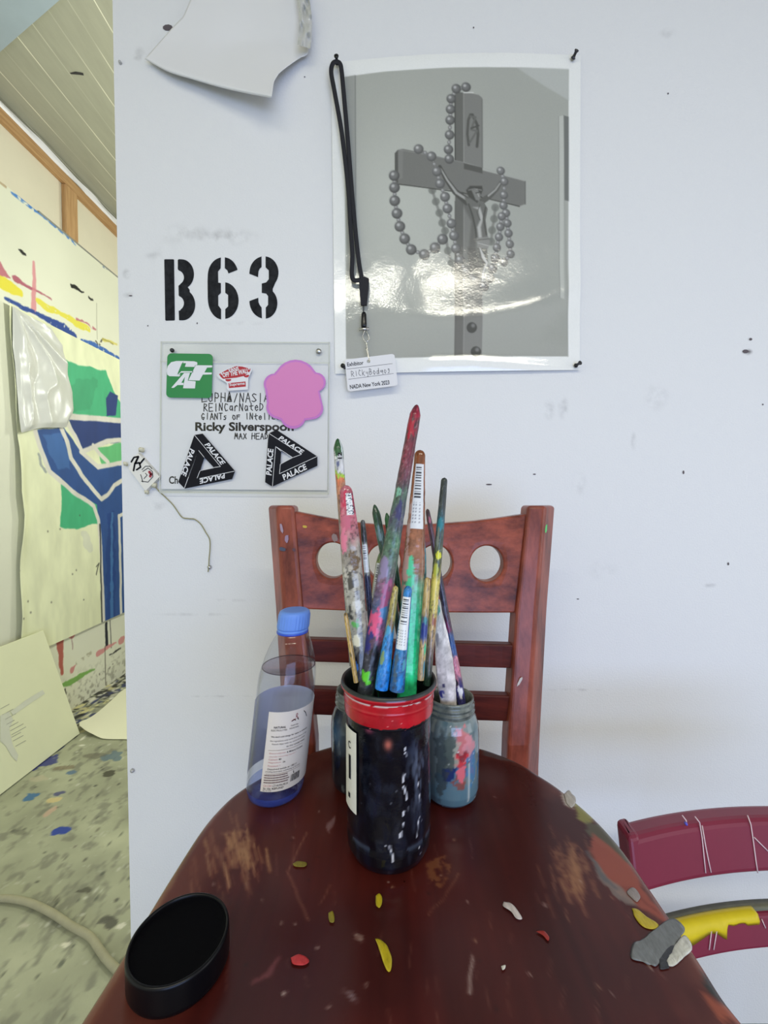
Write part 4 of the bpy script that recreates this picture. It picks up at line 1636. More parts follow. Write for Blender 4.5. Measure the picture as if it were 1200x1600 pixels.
# crumpled clear tape at its right corner
Pt = np.zeros((26, 20, 3))
for j in range(26):
    for i in range(20):
        t = j / 25
        u = i / 19
        x = 458 + 20 * u + 6 * t + 6 * math.sin(t * 3)
        y = -30 + 100 * t + 6 * u
        Pt[j, i] = PY(x, y, WALL_Y - 0.012 - 0.016 * vnoise(u * 3.5, t * 7, 4) - 0.012 * t)
tp = grid('clear_tape', Pt, mat('creased_tape', lin(196, 196, 190), 0.12, spec=0.8, bump=0.6, bscale=90), None, True, flip=True)
tag(tp, 'creased clear tape at the right corner of the curling paper', 'tape')

# screws and flecks left in the partition
for (px, py, lab, r) in [(207, 1204, 'countersunk screw low on the partition near its free edge', 0.004), (188, 98, 'small screw high on the partition by its free edge', 0.0028)]:
    o = stud_head('wall_screw', px, py, WALL_Y - 0.0012, r, None, mat('screw_head', lin(180, 180, 180), 0.4, metal=0.6))
    tag(o, lab, 'screw')
fk = [(1165, 549, 5, 3), (1173, 530, 2.5, 2), (835, 741, 2.5, 1), (1068, 738, 1.5, 3), (1138, 881, 1.5, 2.5), (903, 936, 2, 0.8), (740, 43, 1, 1.5), (1044, 146, 1.2, 1.5), (308, 505, 1, 1.5),
      (1192, 632, 1.2, 1.4), (476, 120, 1, 1), (231, 509, 1.2, 1), (204, 462, 3, 1), (764, 757, 5, 1.2), (262, 43, 8, 5)]
bm = bmesh.new()
for (x, y, a, b) in fk:
    vs = [bm.verts.new(PY(x + a * math.cos(t), y + b * math.sin(t), WALL_Y - 0.0006)) for t in np.linspace(0, 2 * math.pi, 10)[:-1]]
    bm.faces.new(vs)
from_bm('scuff_fleck', bm, mat('scuff', lin(92, 84, 88), 0.7), wf)

# ------------------------------------------------------------------ small tag with a cord on the partition
tg = empty('wall_tag', 'small white ink-marked tag with rubbery corners and a thin cord', 'tag', PY(224, 737, WALL_Y))


def zt(x, y):
    return (190 + x / 7.273, 690 + y / 7.273)


M_cream = mat('cream_rubber', lin(222, 218, 190), 0.5)
tc4 = [zt(*p) for p in [(185, 128), (430, 400), (272, 560), (75, 300)]]
plate('tag_body', tc4, WALL_Y - 0.012, 0.012, mat('tag_white', lin(226, 224, 216), 0.5), tg)
for (x, y, r) in [(225, 96, 5), (45, 255, 3.5), (285, 575, 3.5), (372, 500, 5)]:
    px, py = zt(x, y)
    tube('tag_corner', [PY(px - 2, py - 2, WALL_Y - 0.004), PY(px, py, WALL_Y - 0.009), PY(px + 2, py + 2, WALL_Y - 0.004)], [r * .0006, r * .0012, r * .0006], M_cream, tg, n=10)
YG = WALL_Y - 0.0126
ribbons('ink_mark', [[zt(*p) for p in q] for q in ([(110, 230), (140, 180), (190, 170), (150, 250), (135, 330)], [(150, 250), (200, 240), (215, 290), (170, 320)], [(205, 255), (255, 195)], [(190, 175), (160, 240)])], 2.6, YG, M_ink, tg)
ribbons('ink_mark', [[zt(*p) for p in q] for q in ([(230, 320), (270, 280), (320, 280), (345, 310)], [(240, 340), (300, 300), (350, 340), (355, 400), (300, 460), (225, 450)], [(240, 460), (225, 400), (215, 375)], [(255, 420), (290, 380), (270, 360)])], 1.0, YG, M_ink, tg)
ribbons('red_dab', [[zt(*p) for p in [(315, 345), (335, 370), (325, 395)]]], 4.0, YG - 0.0002, mat('red_dab', lin(176, 60, 76), 0.5), tg)
cpx = [(372, 500), (430, 570), (490, 625), (580, 715), (640, 800), (690, 862), (760, 876), (830, 884), (900, 940), (955, 1030), (1000, 1112), (1004, 1220), (994, 1330), (990, 1420), (982, 1480)]
tube('cord', smooth_path([PY(*zt(*p), WALL_Y - 0.004) for p in cpx], 6), 0.0011, mat('jute_cord', lin(150, 146, 112), 0.6), tg, n=8)
stud_head('cord_hook', *zt(1000, 1428), WALL_Y - 0.001, 0.0042, tg, M_steel)

# ------------------------------------------------------------------ the wooden stool whose seat serves as a table
SEAT = HC - 0.334
outline_px = [(116, 1600), (176, 1508), (225, 1428), (270, 1356), (315, 1288), (346.5, 1252.5), (373.5, 1230), (410, 1208), (447, 1189), (485, 1172), (525, 1160), (575, 1152), (625, 1149), (690, 1153),
              (752, 1165), (808.5, 1186), (842, 1206), (876, 1228), (930, 1273), (975, 1322), (1015.5, 1378.5), (1056, 1437), (1096.5, 1495.5), (1137, 1558.5), (1171, 1599)]
seat_pts = [PZ(x, y, SEAT) for x, y in outline_px]
xl, xr = seat_pts[0].x, seat_pts[-1].x
front = []
y0 = seat_pts[-1].y
for (u, dyy) in [(1.0, 0.04), (0.985, 0.075), (0.94, 0.10), (0.82, 0.117), (0.6, 0.127), (0.35, 0.13), (0.0, 0.131), (-0.35, 0.13), (-0.6, 0.127), (-0.82, 0.117), (-0.94, 0.10), (-0.985, 0.075), (-1.0, 0.04)]:
    front.append(Vector(((xl + xr) / 2 + u * (xr - xl) / 2, y0 - dyy, SEAT)))
loop = seat_pts + front
loop = smooth_path(loop + [loop[0]], 6)[:-1]
# resample evenly
La = np.array([(p.x, p.y) for p in loop])
cum = np.concatenate([[0], np.cumsum(np.hypot(*(np.roll(La, -1, 0) - La).T))])
Lc = np.vstack([La, La[:1]])
NA = 420
qq = np.linspace(0, cum[-1], NA, endpoint=False)
OUT = np.stack([np.interp(qq, cum, Lc[:, 0]), np.interp(qq, cum, Lc[:, 1])], 1)
for _ in range(3):
    OUT = 0.5 * OUT + 0.25 * (np.roll(OUT, 1, 0) + np.roll(OUT, -1, 0))
CEN = np.array([(xl + xr) / 2, 0.36])


def sx(px, py):
    p = PZ(px, py, SEAT)
    return (p.x, p.y)


def seat_field():
    f = Field(-0.26, 0.10, 0.30, 0.66, 0.0016, (72, 26, 23))
    X, Y = f.X, f.Y
    allw = (slice(None), slice(None))
    # streaky lengthwise grain and the worn varnish
    g = fbm(X * 160, Y * 7, 4, 3)
    f.C *= (0.86 + 0.28 * g)[..., None]
    n = fbm(X * 10, Y * 8, 9, 4)
    f.mix(allw, (46, 17, 18), np.clip((n - 0.52) * 5, 0, 1) * 0.45)
    f.mix(allw, (94, 42, 30), np.clip((0.42 - n) * 5, 0, 1) * 0.35)
    # edge rubbed back to bare wood
    P = OUT
    dmin = np.full(X.shape, 1e9)
    for i in range(0, NA, 2):
        dmin = np.minimum(dmin, (X - P[i, 0]) ** 2 + (Y - P[i, 1]) ** 2)
    dmin = np.sqrt(dmin)
    rag = fbm(X * 30, Y * 30, 15)
    f.mix(allw, (142, 96, 72), np.clip((0.016 * rag + 0.002 - dmin) / 0.006, 0, 1) * 0.7)
    f.mix(allw, (112, 66, 56), np.clip((0.05 * rag + 0.006 + 0.03 * np.clip(-X * 8, 0, 1) - dmin) / 0.02, 0, 1) * 0.55)

    def pol(pp, col, a=1, rag=0.004, seed=1, fr=90, brk=0, soft=None):
        f.poly([sx(*p) for p in pp], col, a, rag=rag, freq=fr, seed=seed, brk=brk, soft=soft)

    def s(pp, wd, col, a=1, rag=0.001, seed=1, fr=120, brk=0):
        f.stroke([sx(*p) for p in pp], wd, col, a, rag=rag, freq=fr, seed=seed, brk=brk)
    # scratched bare patches
    rg = random.Random(11)
    for k in range(60):
        x = rg.gauss(372, 22)
        y = rg.gauss(1325, 24)
        L = rg.uniform(10, 34)
        s([(x, y), (x + L * 0.22, y + L)], rg.uniform(0.0008, 0.0022), rg.choice([(172, 132, 92), (150, 104, 74), (186, 150, 110)]), 0.6, seed=k)
    pol([(345, 1300), (390, 1298), (396, 1350), (384, 1362), (362, 1322)], (160, 116, 82), 0.5, 0.006, 2, 120, 0.35)
    for k in range(26):
        x = rg.gauss(335, 26)
        y = rg.gauss(1345, 26)
        L = rg.uniform(10, 30)
        s([(x, y), (x + L * 0.1, y + L)], 0.0009, (158, 108, 82), 0.4, seed=k)
    for k in range(70):
        x = rg.gauss(888, 17)
        y = rg.gauss(1352, 26)
        L = rg.uniform(12, 40)
        s([(x, y), (x + L * 0.35, y + L)], rg.uniform(0.0008, 0.0022), rg.choice([(150, 106, 76), (166, 122, 86), (128, 84, 62)]), 0.5, seed=k)
    pol([(865, 1330), (905, 1320), (915, 1360), (900, 1400), (872, 1370)], (150, 106, 74), 0.5, 0.008, 3, 110, 0.35)
    pol([(664, 1350), (700, 1335), (706, 1372), (680, 1388), (664, 1376)], (136, 88, 52), 0.6, 0.006, 4, 110, 0.4)
    # long scratches
    s([(478, 1300), (450, 1360), (470, 1410), (482, 1436)], 0.0009, (150, 106, 84), 0.8)
    s([(500, 1410), (516, 1380)], 0.0008, (146, 100, 80), 0.6)
    s([(670, 1425), (694, 1400), (718, 1362)], 0.0009, (150, 104, 76), 0.6)
    for k in range(40):
        x = rg.uniform(240, 1020)
        y = rg.uniform(1260, 1590)
        if not (200 < x < 1100):
            continue
        L = rg.uniform(8, 40)
        s([(x, y), (x + rg.uniform(-.2, .3) * L, y + L)], 0.0006, (142, 98, 84), 0.4, seed=k)
    for k in range(50):
        x = rg.uniform(250, 1050)
        y = rg.uniform(1240, 1595)
        f.disc(sx(x, y), rg.uniform(0.0004, 0.0011), rg.choice([(220, 215, 205), (180, 150, 120), (40, 20, 20), (230, 225, 220)]), 0.8)
    # dried paint along the right edge
    pol([(878, 1238), (892, 1238), (902, 1252), (896, 1264), (882, 1258)], (200, 194, 186), .9, .003, 5)
    pol([(896, 1250), (914, 1258), (934, 1276), (918, 1290), (902, 1278)], (140, 140, 76), .9, .004, 6)
    pol([(914, 1282), (940, 1285), (968, 1318), (988, 1350), (966, 1340), (940, 1322), (916, 1300)], (84, 82, 66), .9, .004, 7)
    pol([(926, 1300), (950, 1320), (984, 1352), (1000, 1380), (1040, 1432), (1054, 1450), (1010, 1425), (960, 1392), (932, 1350), (922, 1330)], (150, 76, 62), .9, .004, 8)
    s([(960, 1385), (990, 1390), (1010, 1412), (1030, 1425)], 0.0016, (112, 50, 42), .8)
    s([(928, 1345), (948, 1374), (966, 1394), (984, 1404)], [.004, .008, .014, .008], (126, 120, 118), .8, .004)
    s([(920, 1330), (940, 1364), (958, 1384)], .004, (86, 86, 92), .7, .003)
    pol([(1094, 1520), (1120, 1522), (1146, 1560), (1142, 1568), (1118, 1556), (1096, 1540)], (40, 42, 40), .95, .003, 9)
    pol([(1098, 1554), (1130, 1568), (1160, 1592), (1150, 1600), (1120, 1596)], (160, 84, 62), .8, .004, 10)
    pol([(752, 1166), (800, 1180), (812, 1192), (780, 1186), (756, 1180)], (80, 78, 82), .7, .003, 12)
    s([(738, 1492), (733, 1548)], .0022, (170, 160, 158), .7)
    pol([(512, 1290), (524, 1270), (526, 1280), (516, 1302)], (140, 112, 116), .7, .003, 13)
    s([(395, 1535), (420, 1520), (436, 1496)], .003, (120, 66, 72), .7, .002)
    pol([(532, 1545), (548, 1552), (560, 1566), (548, 1562)], (150, 140, 150), .7, .003, 14)
    pol([(554, 1455), (568, 1460), (568, 1468), (556, 1462)], (170, 150, 140), .7, .002, 15)
    return f


stool = empty('bar_stool', 'dark red wooden bar stool with a four-hole backrest and paint-worn seat', 'stool', (0.02, 0.4, 0))
sf = seat_field()
prof_ = [(0.0, 0.0)] + [(t, 0.0) for t in np.linspace(0.02, 0.90, 110)]
EDGE = 0.010
rows = []
for t in np.linspace(0.0, 1.0, 120):
    rows.append(('top', t))
Ps = []
nrm = np.roll(OUT, -1, 0) - np.roll(OUT, 1, 0)
nrm = np.stack([nrm[:, 1], -nrm[:, 0]], 1)
nrm /= np.linalg.norm(nrm, axis=1)[:, None]
if ((OUT + nrm * 0.01 - CEN) ** 2).sum() < ((OUT - CEN) ** 2).sum():
    nrm = -nrm
INN = OUT - nrm * EDGE
for k, t in enumerate(np.linspace(0.003, 1.0, 120)):
    p = CEN + (INN - CEN) * t
    z = SEAT - 0.0012 * (1 - t) - 0.0004
    Ps.append(np.concatenate([p, np.full((NA, 1), z)], 1))
for a in np.linspace(10, 90, 8):
    p = INN + nrm * EDGE * math.sin(R(a))
    Ps.append(np.concatenate([p, np.full((NA, 1), SEAT - 0.0004 - EDGE * (1 - math.cos(R(a))))], 1))
for (o_, z_) in ((0.0, 0.022), (-0.004, 0.032), (-0.012, 0.036), (-0.06, 0.036)):
    p = OUT + nrm * o_
    Ps.append(np.concatenate([p, np.full((NA, 1), SEAT - z_)], 1))
p = CEN + (OUT - CEN) * 0.003
Ps.append(np.concatenate([p, np.full((NA, 1), SEAT - 0.036)], 1))
Ps = np.array(Ps)
seat_cols = sf.sample(Ps[..., 0], Ps[..., 1])
M_seat = mat('worn_varnished_seat', (1, 1, 1, 1), 0.25, spec=0.38, attr=True, atk=(1, 1, 1), bump=0.06, bscale=120)
seat = grid('seat', Ps, M_seat, stool, True, seat_cols, wrap=True, flip=True)


# raised blobs of dried paint
def blob(px_pts, col, h, rough=0.3, name='paint_blob', k=8):
    c = np.mean(np.array(px_pts, float), 0)
    pts = smooth_path([Vector((p[0], p[1], 0)) for p in px_pts] + [Vector((px_pts[0][0], px_pts[0][1], 0))], k)[:-1]
    w = [np.array(sx(p.x, p.y)) for p in pts]
    cc = np.array(sx(*c))
    rings = []
    for (s_, z_) in ((1.0, 0.0), (0.9, 0.55), (0.7, 0.85), (0.4, 1.0)):
        rings.append([Vector((*(cc + (q - cc) * (s_ * (1 + 0.30 * (float(vnoise(q[0] * 170, q[1] * 170, 6)) - 0.5)))), SEAT + 0.0002 + 0.4 * h * z_ * (1 + 0.9 * (float(vnoise(q[0] * 300, q[1] * 300, 2)) - 0.5)))) for q in w])
    return loft(name, rings, mat('dried_paint', col, rough, var=0.45, vscale=130, stretch=(2.2, 0.6, 1)), seat, smooth=True)


Yl = lin(206, 186, 40)
blob([(588, 1470), (598, 1470), (606, 1480), (612, 1500), (611, 1518), (605, 1516), (597, 1498)], Yl, .0016)
blob([(587, 1400), (593, 1396), (597, 1404), (594, 1420), (588, 1416)], Yl, .0014)
blob([(513, 1426), (520, 1424), (522, 1440), (515, 1440)], lin(150, 136, 44), .001)
blob([(458, 1350), (466, 1346), (478, 1348), (476, 1354), (462, 1354)], lin(140, 126, 44), .001)
blob([(455, 1497), (466, 1491), (480, 1496), (484, 1503), (472, 1508), (458, 1506)], lin(208, 60, 66), .0018)
blob([(838, 1456), (850, 1454), (858, 1464), (856, 1470), (848, 1462)], lin(170, 52, 46), .0014)
blob([(786, 1408), (796, 1410), (806, 1420), (814, 1434), (806, 1434), (798, 1424), (786, 1416)], lin(214, 206, 204), .0014)
blob([(783, 1510), (790, 1508), (789, 1514), (785, 1516)], lin(224, 222, 214), .001)
blob([(985, 1418), (996, 1422), (1012, 1434), (1028, 1444), (1026, 1452), (1010, 1450), (996, 1438)], lin(206, 184, 56), .002)
blob([(1000, 1470), (1030, 1446), (1044, 1436), (1060, 1440), (1068, 1456), (1052, 1478), (1034, 1502), (1012, 1512), (990, 1496), (988, 1474)], lin(126, 130, 134), .0010)
blob([(1052, 1482), (1068, 1462), (1082, 1478), (1076, 1490), (1062, 1504), (1050, 1512), (1040, 1506)], lin(224, 224, 216), .0018)
blob([(1030, 1500), (1046, 1478), (1054, 1484), (1040, 1506), (1046, 1514), (1032, 1514)], lin(60, 62, 68), .0014)
blob([(880, 1240), (890, 1236), (900, 1250), (894, 1262), (884, 1254)], lin(196, 190, 184), .0016)
blob([(986, 1402), (980, 1394), (990, 1388), (1000, 1400), (996, 1410)], lin(160, 150, 150), .0014)

# wooden back
M_back = mat('worn_mahogany', lin(168, 84, 62), 0.30, color2=lin(78, 30, 24), vscale=26, stretch=(1.0, 1, 1.8), spec=0.35, bump=0.12, bscale=60)
M_rail = mat('dark_mahogany', lin(104, 42, 32), 0.36, color2=lin(60, 22, 20), vscale=10, stretch=(1, 4, 8), spec=0.3)
M_postside = mat('worn_post', lin(162, 84, 66), 0.30, color2=lin(84, 34, 28), vscale=20, stretch=(2, 2, .6), spec=0.4, bump=0.12, bscale=70)


def back_y(py):
    """depth of the back's front face at a photo row: it rakes back"""
    return 0.606 - (py - 790) / 375 * 0.036


def post(fin, fout, bout, name):
    """px columns of the front inner, front outer and back outer edges at rows"""
    rings = []
    for row in (790, 880, 960, 1060, 1165):
        Y = back_y(row)
        q = lambda tab: np.interp(row, [790, 960, 1165], tab)
        a = PY(q(fin), row, Y)
        b = PY(q(fout), row, Y + 0.001)
        c = PY(q(bout), row, Y + 0.034)
        d = Vector((a.x, Y + 0.034, a.z))
        c.z = b.z = d.z = a.z
        rings.append([a, b, c, d])
    low = [v + Vector((0, 0.004, 0)) for v in rings[-1]]
    z2 = SEAT - 0.06
    cent = sum(low, Vector()) / 4
    sg = -1 if cent.x < 0 else 1
    r2 = [Vector((v.x, v.y, z2)) for v in low]
    r3 = [Vector((cent.x + (v.x - cent.x) * .9 + sg * 0.02, v.y + 0.045, 0.002)) for v in low]
    rings += [r2, r3]
    return loft(name, rings, M_postside, stool, bevel=0.005, seg=3)


post([459, 473, 493], [431.6, 443.5, 457], [418, 430, 441], 'back_post')
post([825, 807, 793.5], [852.5, 838.5, 825], [868, 855.5, 845], 'back_post')

top_curve = lambda x: np.interp(x, [455, 460, 490, 530, 570, 610, 660, 700, 740, 780, 824, 832], [798, 799, 805, 812.5, 818, 821, 820, 817.5, 814.5, 809.5, 803, 801])
bot_curve = lambda x: np.interp(x, [470, 545, 640, 740, 812], [952, 955, 957, 958, 958])


def crest_depth(px, py):
    u = (px - 642) / 182.0
    return back_y(py) + 0.006 + 0.020 * (1 - u * u)


def crest():
    bm = bmesh.new()
    lefts = [None, 559.5, 640.5, 721, None]
    cents = [(519.5, 876), (600, 878.5), (680.5, 880), (761, 881)]
    rx, ry = 26, 28
    N = 16
    lcol = lambda y: np.interp(y, [800, 955], [457, 471.5])
    rcol = lambda y: np.interp(y, [800, 958], [826, 808.5])
    for c in range(4):
        cx, cy = cents[c]
        Lx = (lambda y: lcol(y)) if c == 0 else (lambda y, v=lefts[c]: v)
        Rx = (lambda y: rcol(y)) if c == 3 else (lambda y, v=lefts[c + 1]: v)
        xlt, xrt = Lx(800), Rx(800)
        xlb, xrb = Lx(956), Rx(956)
        B = []
        for i in range(N):
            x = xlt + (xrt - xlt) * i / N
            B.append((x, float(top_curve(x))))
        for i in range(N):
            t = i / N
            yt, yb_ = float(top_curve(xrt)), float(bot_curve(xrb))
            y = yt + (yb_ - yt) * t
            B.append((float(Rx(y)), y))
        for i in range(N):
            x = xrb + (xlb - xrb) * i / N
            B.append((x, float(bot_curve(x))))
        for i in range(N):
            t = i / N
            yt, yb_ = float(top_curve(xlt)), float(bot_curve(xlb))
            y = yb_ + (yt - yb_) * t
            B.append((float(Lx(y)), y))
        M = len(B)
        rowsF, rowsB = [], []
        for k in range(6):
            t = k / 5
            rf, rb2 = [], []
            for (x, y) in B:
                a = math.atan2((y - cy) / ry, (x - cx) / rx)
                hx, hy = cx + rx * math.cos(a), cy + ry * math.sin(a)
                qx, qy = hx + (x - hx) * t, hy + (y - hy) * t
                Y = crest_depth(qx, qy)
                p = PY(qx, qy, Y)
                if k == 0:
                    p = PY(hx, hy, Y + 0.0006)
                rf.append(bm.verts.new(p))
                rb2.append(bm.verts.new(p + Vector((0, 0.021, 0))))
            rowsF.append(rf)
            rowsB.append(rb2)
        for k in range(5):
            for i in range(M):
                j = (i + 1) % M
                bm.faces.new((rowsF[k][i], rowsF[k + 1][i], rowsF[k + 1][j], rowsF[k][j]))
                bm.faces.new((rowsB[k][i], rowsB[k][j], rowsB[k + 1][j], rowsB[k + 1][i]))
        for i in range(M):
            j = (i + 1) % M
            bm.faces.new((rowsF[0][i], rowsF[0][j], rowsB[0][j], rowsB[0][i]))
            side = i // N
            if side in (0, 2) or (side == 1 and c == 3) or (side == 3 and c == 0):
                bm.faces.new((rowsF[5][i], rowsB[5][i], rowsB[5][j], rowsF[5][j]))
    bmesh.ops.remove_doubles(bm, verts=bm.verts[:], dist=1e-5)
    bmesh.ops.recalc_face_normals(bm, faces=bm.faces[:])
    ed = [e for e in bm.edges if len(e.link_faces) == 2 and e.calc_face_angle(0) > R(50)]
    bmesh.ops.bevel(bm, geom=ed, offset=0.0025, segments=2, affect='EDGES', profile=0.5, clamp_overlap=True)
    o = from_bm('crest_rail', bm, M_back, stool, smooth=False)
    return o


crest_o = crest()


def slat(y_l, y_r, b_l, b_r, xl_, xr_, name):
    rings = []
    n = 17
    for i in range(n):
        u = i / (n - 1)
        x = xl_ + (xr_ - xl_) * u
        yt, yb_ = y_l + (y_r - y_l) * u, b_l + (b_r - b_l) * u
        w = 1 - (2 * u - 1) ** 2
        Y = back_y((yt + yb_) / 2) + 0.008 + 0.018 * w
        a, b = PY(x, yt, Y), PY(x, yb_, Y)
        rings.append([a, b, b + Vector((0, 0.016, 0)), a + Vector((0, 0.016, 0))])
    return loft(name, rings, M_rail, stool, bevel=0.002)


slat(999, 1008, 1034, 1045, 470, 806, 'back_slat')
slat(1077, 1088, 1117, 1128, 478, 800, 'back_slat')
# dried paint on the back
def dab(px, py, w, h, col, Y, ang=0.0, parent=None, name='paint_dab', d=0.0008):
    pts = []
    for t in np.linspace(0, 2 * math.pi, 13)[:-1]:
        r = 0.8 + 0.4 * random.random()
        a, b = w * math.cos(t) * r, h * math.sin(t) * r
        pts.append((px + a * math.cos(ang) - b * math.sin(ang), py + a * math.sin(ang) + b * math.cos(ang)))
    return plate(name, pts, Y - d, d, mat('dab_paint', col, 0.4), parent)


lpst = [c for c in stool.children if c.name.startswith('back_post')]
dab(441, 858, 6, 3, lin(70, 74, 92), back_y(858) - 0.0004, 0.2, lpst[0])
dab(448, 842, 3, 6, lin(150, 126, 150), back_y(842) - 0.0004, 0.1, lpst[0])
dab(440, 826, 2, 8, lin(160, 140, 158), back_y(826) - 0.0004, -0.2, lpst[0])
dab(459, 859, 3, 2, lin(90, 60, 70), back_y(859) - 0.0004, 0.6, lpst[0])
dab(812, 1065, 2, 9, lin(196, 188, 184), back_y(1065) - 0.0004, 0.5, lpst[1])
dab(853.5, 826, 1.6, 6, lin(96, 190, 96), back_y(826) - 0.0006, 0.1, lpst[1])
dab(476, 823, 4, 2, lin(200, 170, 60), crest_depth(476, 823) - 0.0002, 0.3, crest_o)
dab(523, 840, 4, 7, lin(140, 120, 118), crest_depth(523, 840) - 0.0002, -0.3, crest_o)
# front legs, stretchers
M_leg = M_rail
for (x0_, y0_, x1_, y1_) in ((xl + 0.05, 0.20, xl + 0.02, 0.16), (xr - 0.05, 0.20, xr - 0.02, 0.16)):
    rr = []
    for (x, y, z, h) in ((x0_, y0_, SEAT - 0.037, 0.021), (x0_ * .6 + x1_ * .4, y0_ * .6 + y1_ * .4, 0.40, 0.018), (x1_, y1_, 0.002, 0.015)):
        rr.append([Vector((x - h, y - h, z)), Vector((x + h, y - h, z)), Vector((x + h, y + h, z)), Vector((x - h, y + h, z))])
    loft('leg', rr, M_leg, stool, bevel=0.003)
lx, rx_ = -0.145, 0.205
for (a, b, z) in (((xl + 0.035, 0.178), (xr - 0.035, 0.178), 0.30), ((xl + 0.035, 0.178), (lx, 0.60), 0.24), ((xr - 0.035, 0.178), (rx_, 0.60), 0.24), ((lx, 0.60), (rx_, 0.60), 0.30)):
    tube('stretcher', [Vector((a[0], a[1], z)), Vector((b[0], b[1], z))], 0.011, M_leg, stool, n=12, ref=(0, 0, 1))
box('seat_rail', (-0.13, 0.20, SEAT - 0.075), (0.17, 0.57, SEAT - 0.037), M_rail, stool, bevel=0.003)

# ------------------------------------------------------------------ maroon chair at the right
ch2 = empty('low_chair', 'maroon painted chair behind the stool at the right, streaked with yellow paint', 'chair', (0.47, 0.45, 0))
M_mar = mat('maroon_paint', lin(122, 34, 58), 0.38, var=0.12, vscale=12, coat=0.15, coat_rough=0.3)
XC, HW = 0.478, 0.198


def c2(u, z, k=0.0):
    """point on the curved back: u -1..1 across, z height, k depth behind the front"""
    Y = 0.496 - 0.030 * u * u + (z - 0.68) * 0.26 + k
    return Vector((XC + HW * u, Y, z))


def curved_bar(name, zb, zt, th, u0=-1.0, u1=1.0, n=41, bev=0.004):
    rings = []
    for i in range(n):
        u = u0 + (u1 - u0) * i / (n - 1)
        rings.append([c2(u, zt, 0), c2(u, zb, 0), c2(u, zb, th), c2(u, zt, th)])
    return loft(name, rings, M_mar, ch2, bevel=bev, seg=3)


crest2 = curved_bar('crest_rail', 0.621, 0.676, 0.026, bev=0.007)
curved_bar('crest_end', 0.619, 0.678, 0.029, -1.02, -0.94, 4, bev=0.006)
curved_bar('crest_end', 0.619, 0.678, 0.029, 0.94, 1.02, 4, bev=0.006)
slat2 = curved_bar('back_slat', 0.551, 0.5835, 0.018)
for u in (-0.98, 0.98):
    rr = []
    for z, h in ((0.625, 0.008), (0.40, 0.011), (0.002, 0.012)):
        p = c2(u, max(z, 0.36), 0.012)
        if z < 0.3:
            p = Vector((p.x, p.y + 0.06, z))
        rr.append([p + Vector((-h, -h, 0)), p + Vector((h, -h, 0)), p + Vector((h, h, 0)), p + Vector((-h, h, 0))])
    loft('back_post', rr, M_mar, ch2, bevel=0.002)
box('seat', (XC - 0.19, 0.05, 0.355), (XC + 0.19, 0.40, 0.385), M_mar, ch2, bevel=0.008, seg=3)
for (x, y) in ((XC - 0.165, 0.085), (XC + 0.165, 0.085)):
    rr = [[Vector((x + a * h, y + b * h, z)) for a, b in ((-1, -1), (1, -1), (1, 1), (-1, 1))] for z, h in ((0.356, 0.016), (0.002, 0.012))]
    loft('leg', rr, M_mar, ch2, bevel=0.002)
for s_ in (-1, 1):
    tube('seat_brace', [Vector((XC + s_ * 0.165, 0.39, 0.365)), c2(s_ * 0.98, 0.365, 0.012)], 0.009, M_mar, ch2, n=10, ref=(0, 0, 1))


def c2_px(px, py, zguess):
    """front-face point of the low chair's back along a photo ray"""
    r = ray(px, py)
    best = None
    Y = 0.48
    for _ in range(20):
        p = CAM + r * (Y / r.y)
        u = (p.x - XC) / HW
        Y = 0.496 - 0.030 * u * u + (p.z - 0.68) * 0.26
    p = CAM + r * ((Y - 0.0008) / r.y)
    if 0.605 < p.z < 0.623:
        p.z = 0.623
    return p


M_drip = mat('pale_drip', lin(214, 190, 194), 0.4)
for ln in ([(1086, 1276), (1093, 1285), (1097, 1310), (1100, 1340), (1102.5, 1364)], [(1097, 1290), (1102, 1320), (1107, 1345), (1111, 1363)], [(1168, 1274), (1173, 1288), (1177, 1315), (1181, 1345), (1184, 1364)], [(1178, 1308), (1190, 1320), (1200, 1330)], [(1066, 1274), (1072, 1282), (1073, 1287)]):
    tube('paint_drip', [c2_px(x, y, 0) for x, y in ln], 0.0007, M_drip, crest2, n=6)
for ln in ([(1112, 1452), (1108, 1484)], [(1121, 1448), (1115, 1484)], [(1190, 1436), (1196, 1450)]):
    tube('paint_drip', [c2_px(x, y, 0) for x, y in ln], 0.0006, M_drip, slat2, n=6)
tube('paint_dab', [c2_px(1071, 1285, 0), c2_px(1073, 1289, 0)], [0.0018, 0.0014], mat('violet_dab', lin(90, 90, 200), 0.4), crest2, n=8)
# thick yellow paint over the slat's top edge
yy = []
for i in range(40):
    px = 990 + (1176 - 990) * i / 39
    u = (PY(px, 1440, 0.475).x - XC) / HW
    zt = 0.5835
    drop = 0.013 + 0.003 * math.sin(i * 0.5) + 0.004 * float(vnoise(i * 0.3, 2, 3))
    if i > 27:
        drop = 0.005 + 0.003 * float(vnoise(i * 0.4, 4, 3))
    if i > 34:
        drop = 0.009
    f0 = c2(u, zt, 0)
    yy.append([c2(u, zt + 0.0006, 0.012), c2(u, zt + 0.0022, 0.006), c2(u, zt + 0.0014, -0.0008), c2(u, zt - drop * .5, -0.0022), c2(u, zt - drop, -0.0004), c2(u, zt - drop * .5, 0.002)])
loft('yellow_paint', yy, mat('yellow_paint', lin(214, 192, 30), 0.35, var=0.1, vscale=60), slat2, smooth=True)
gg = []
for i in range(40):
    u = -0.99 + 1.6 * i / 39
    gg.append([c2(u, 0.5843, 0.017), c2(u, 0.5849, 0.010), c2(u, 0.5843, 0.003), c2(u, 0.5830, 0.010)])
loft('olive_paint', gg, mat('olive_paint', lin(112, 112, 92), 0.5, var=0.4, vscale=60), slat2, smooth=True)

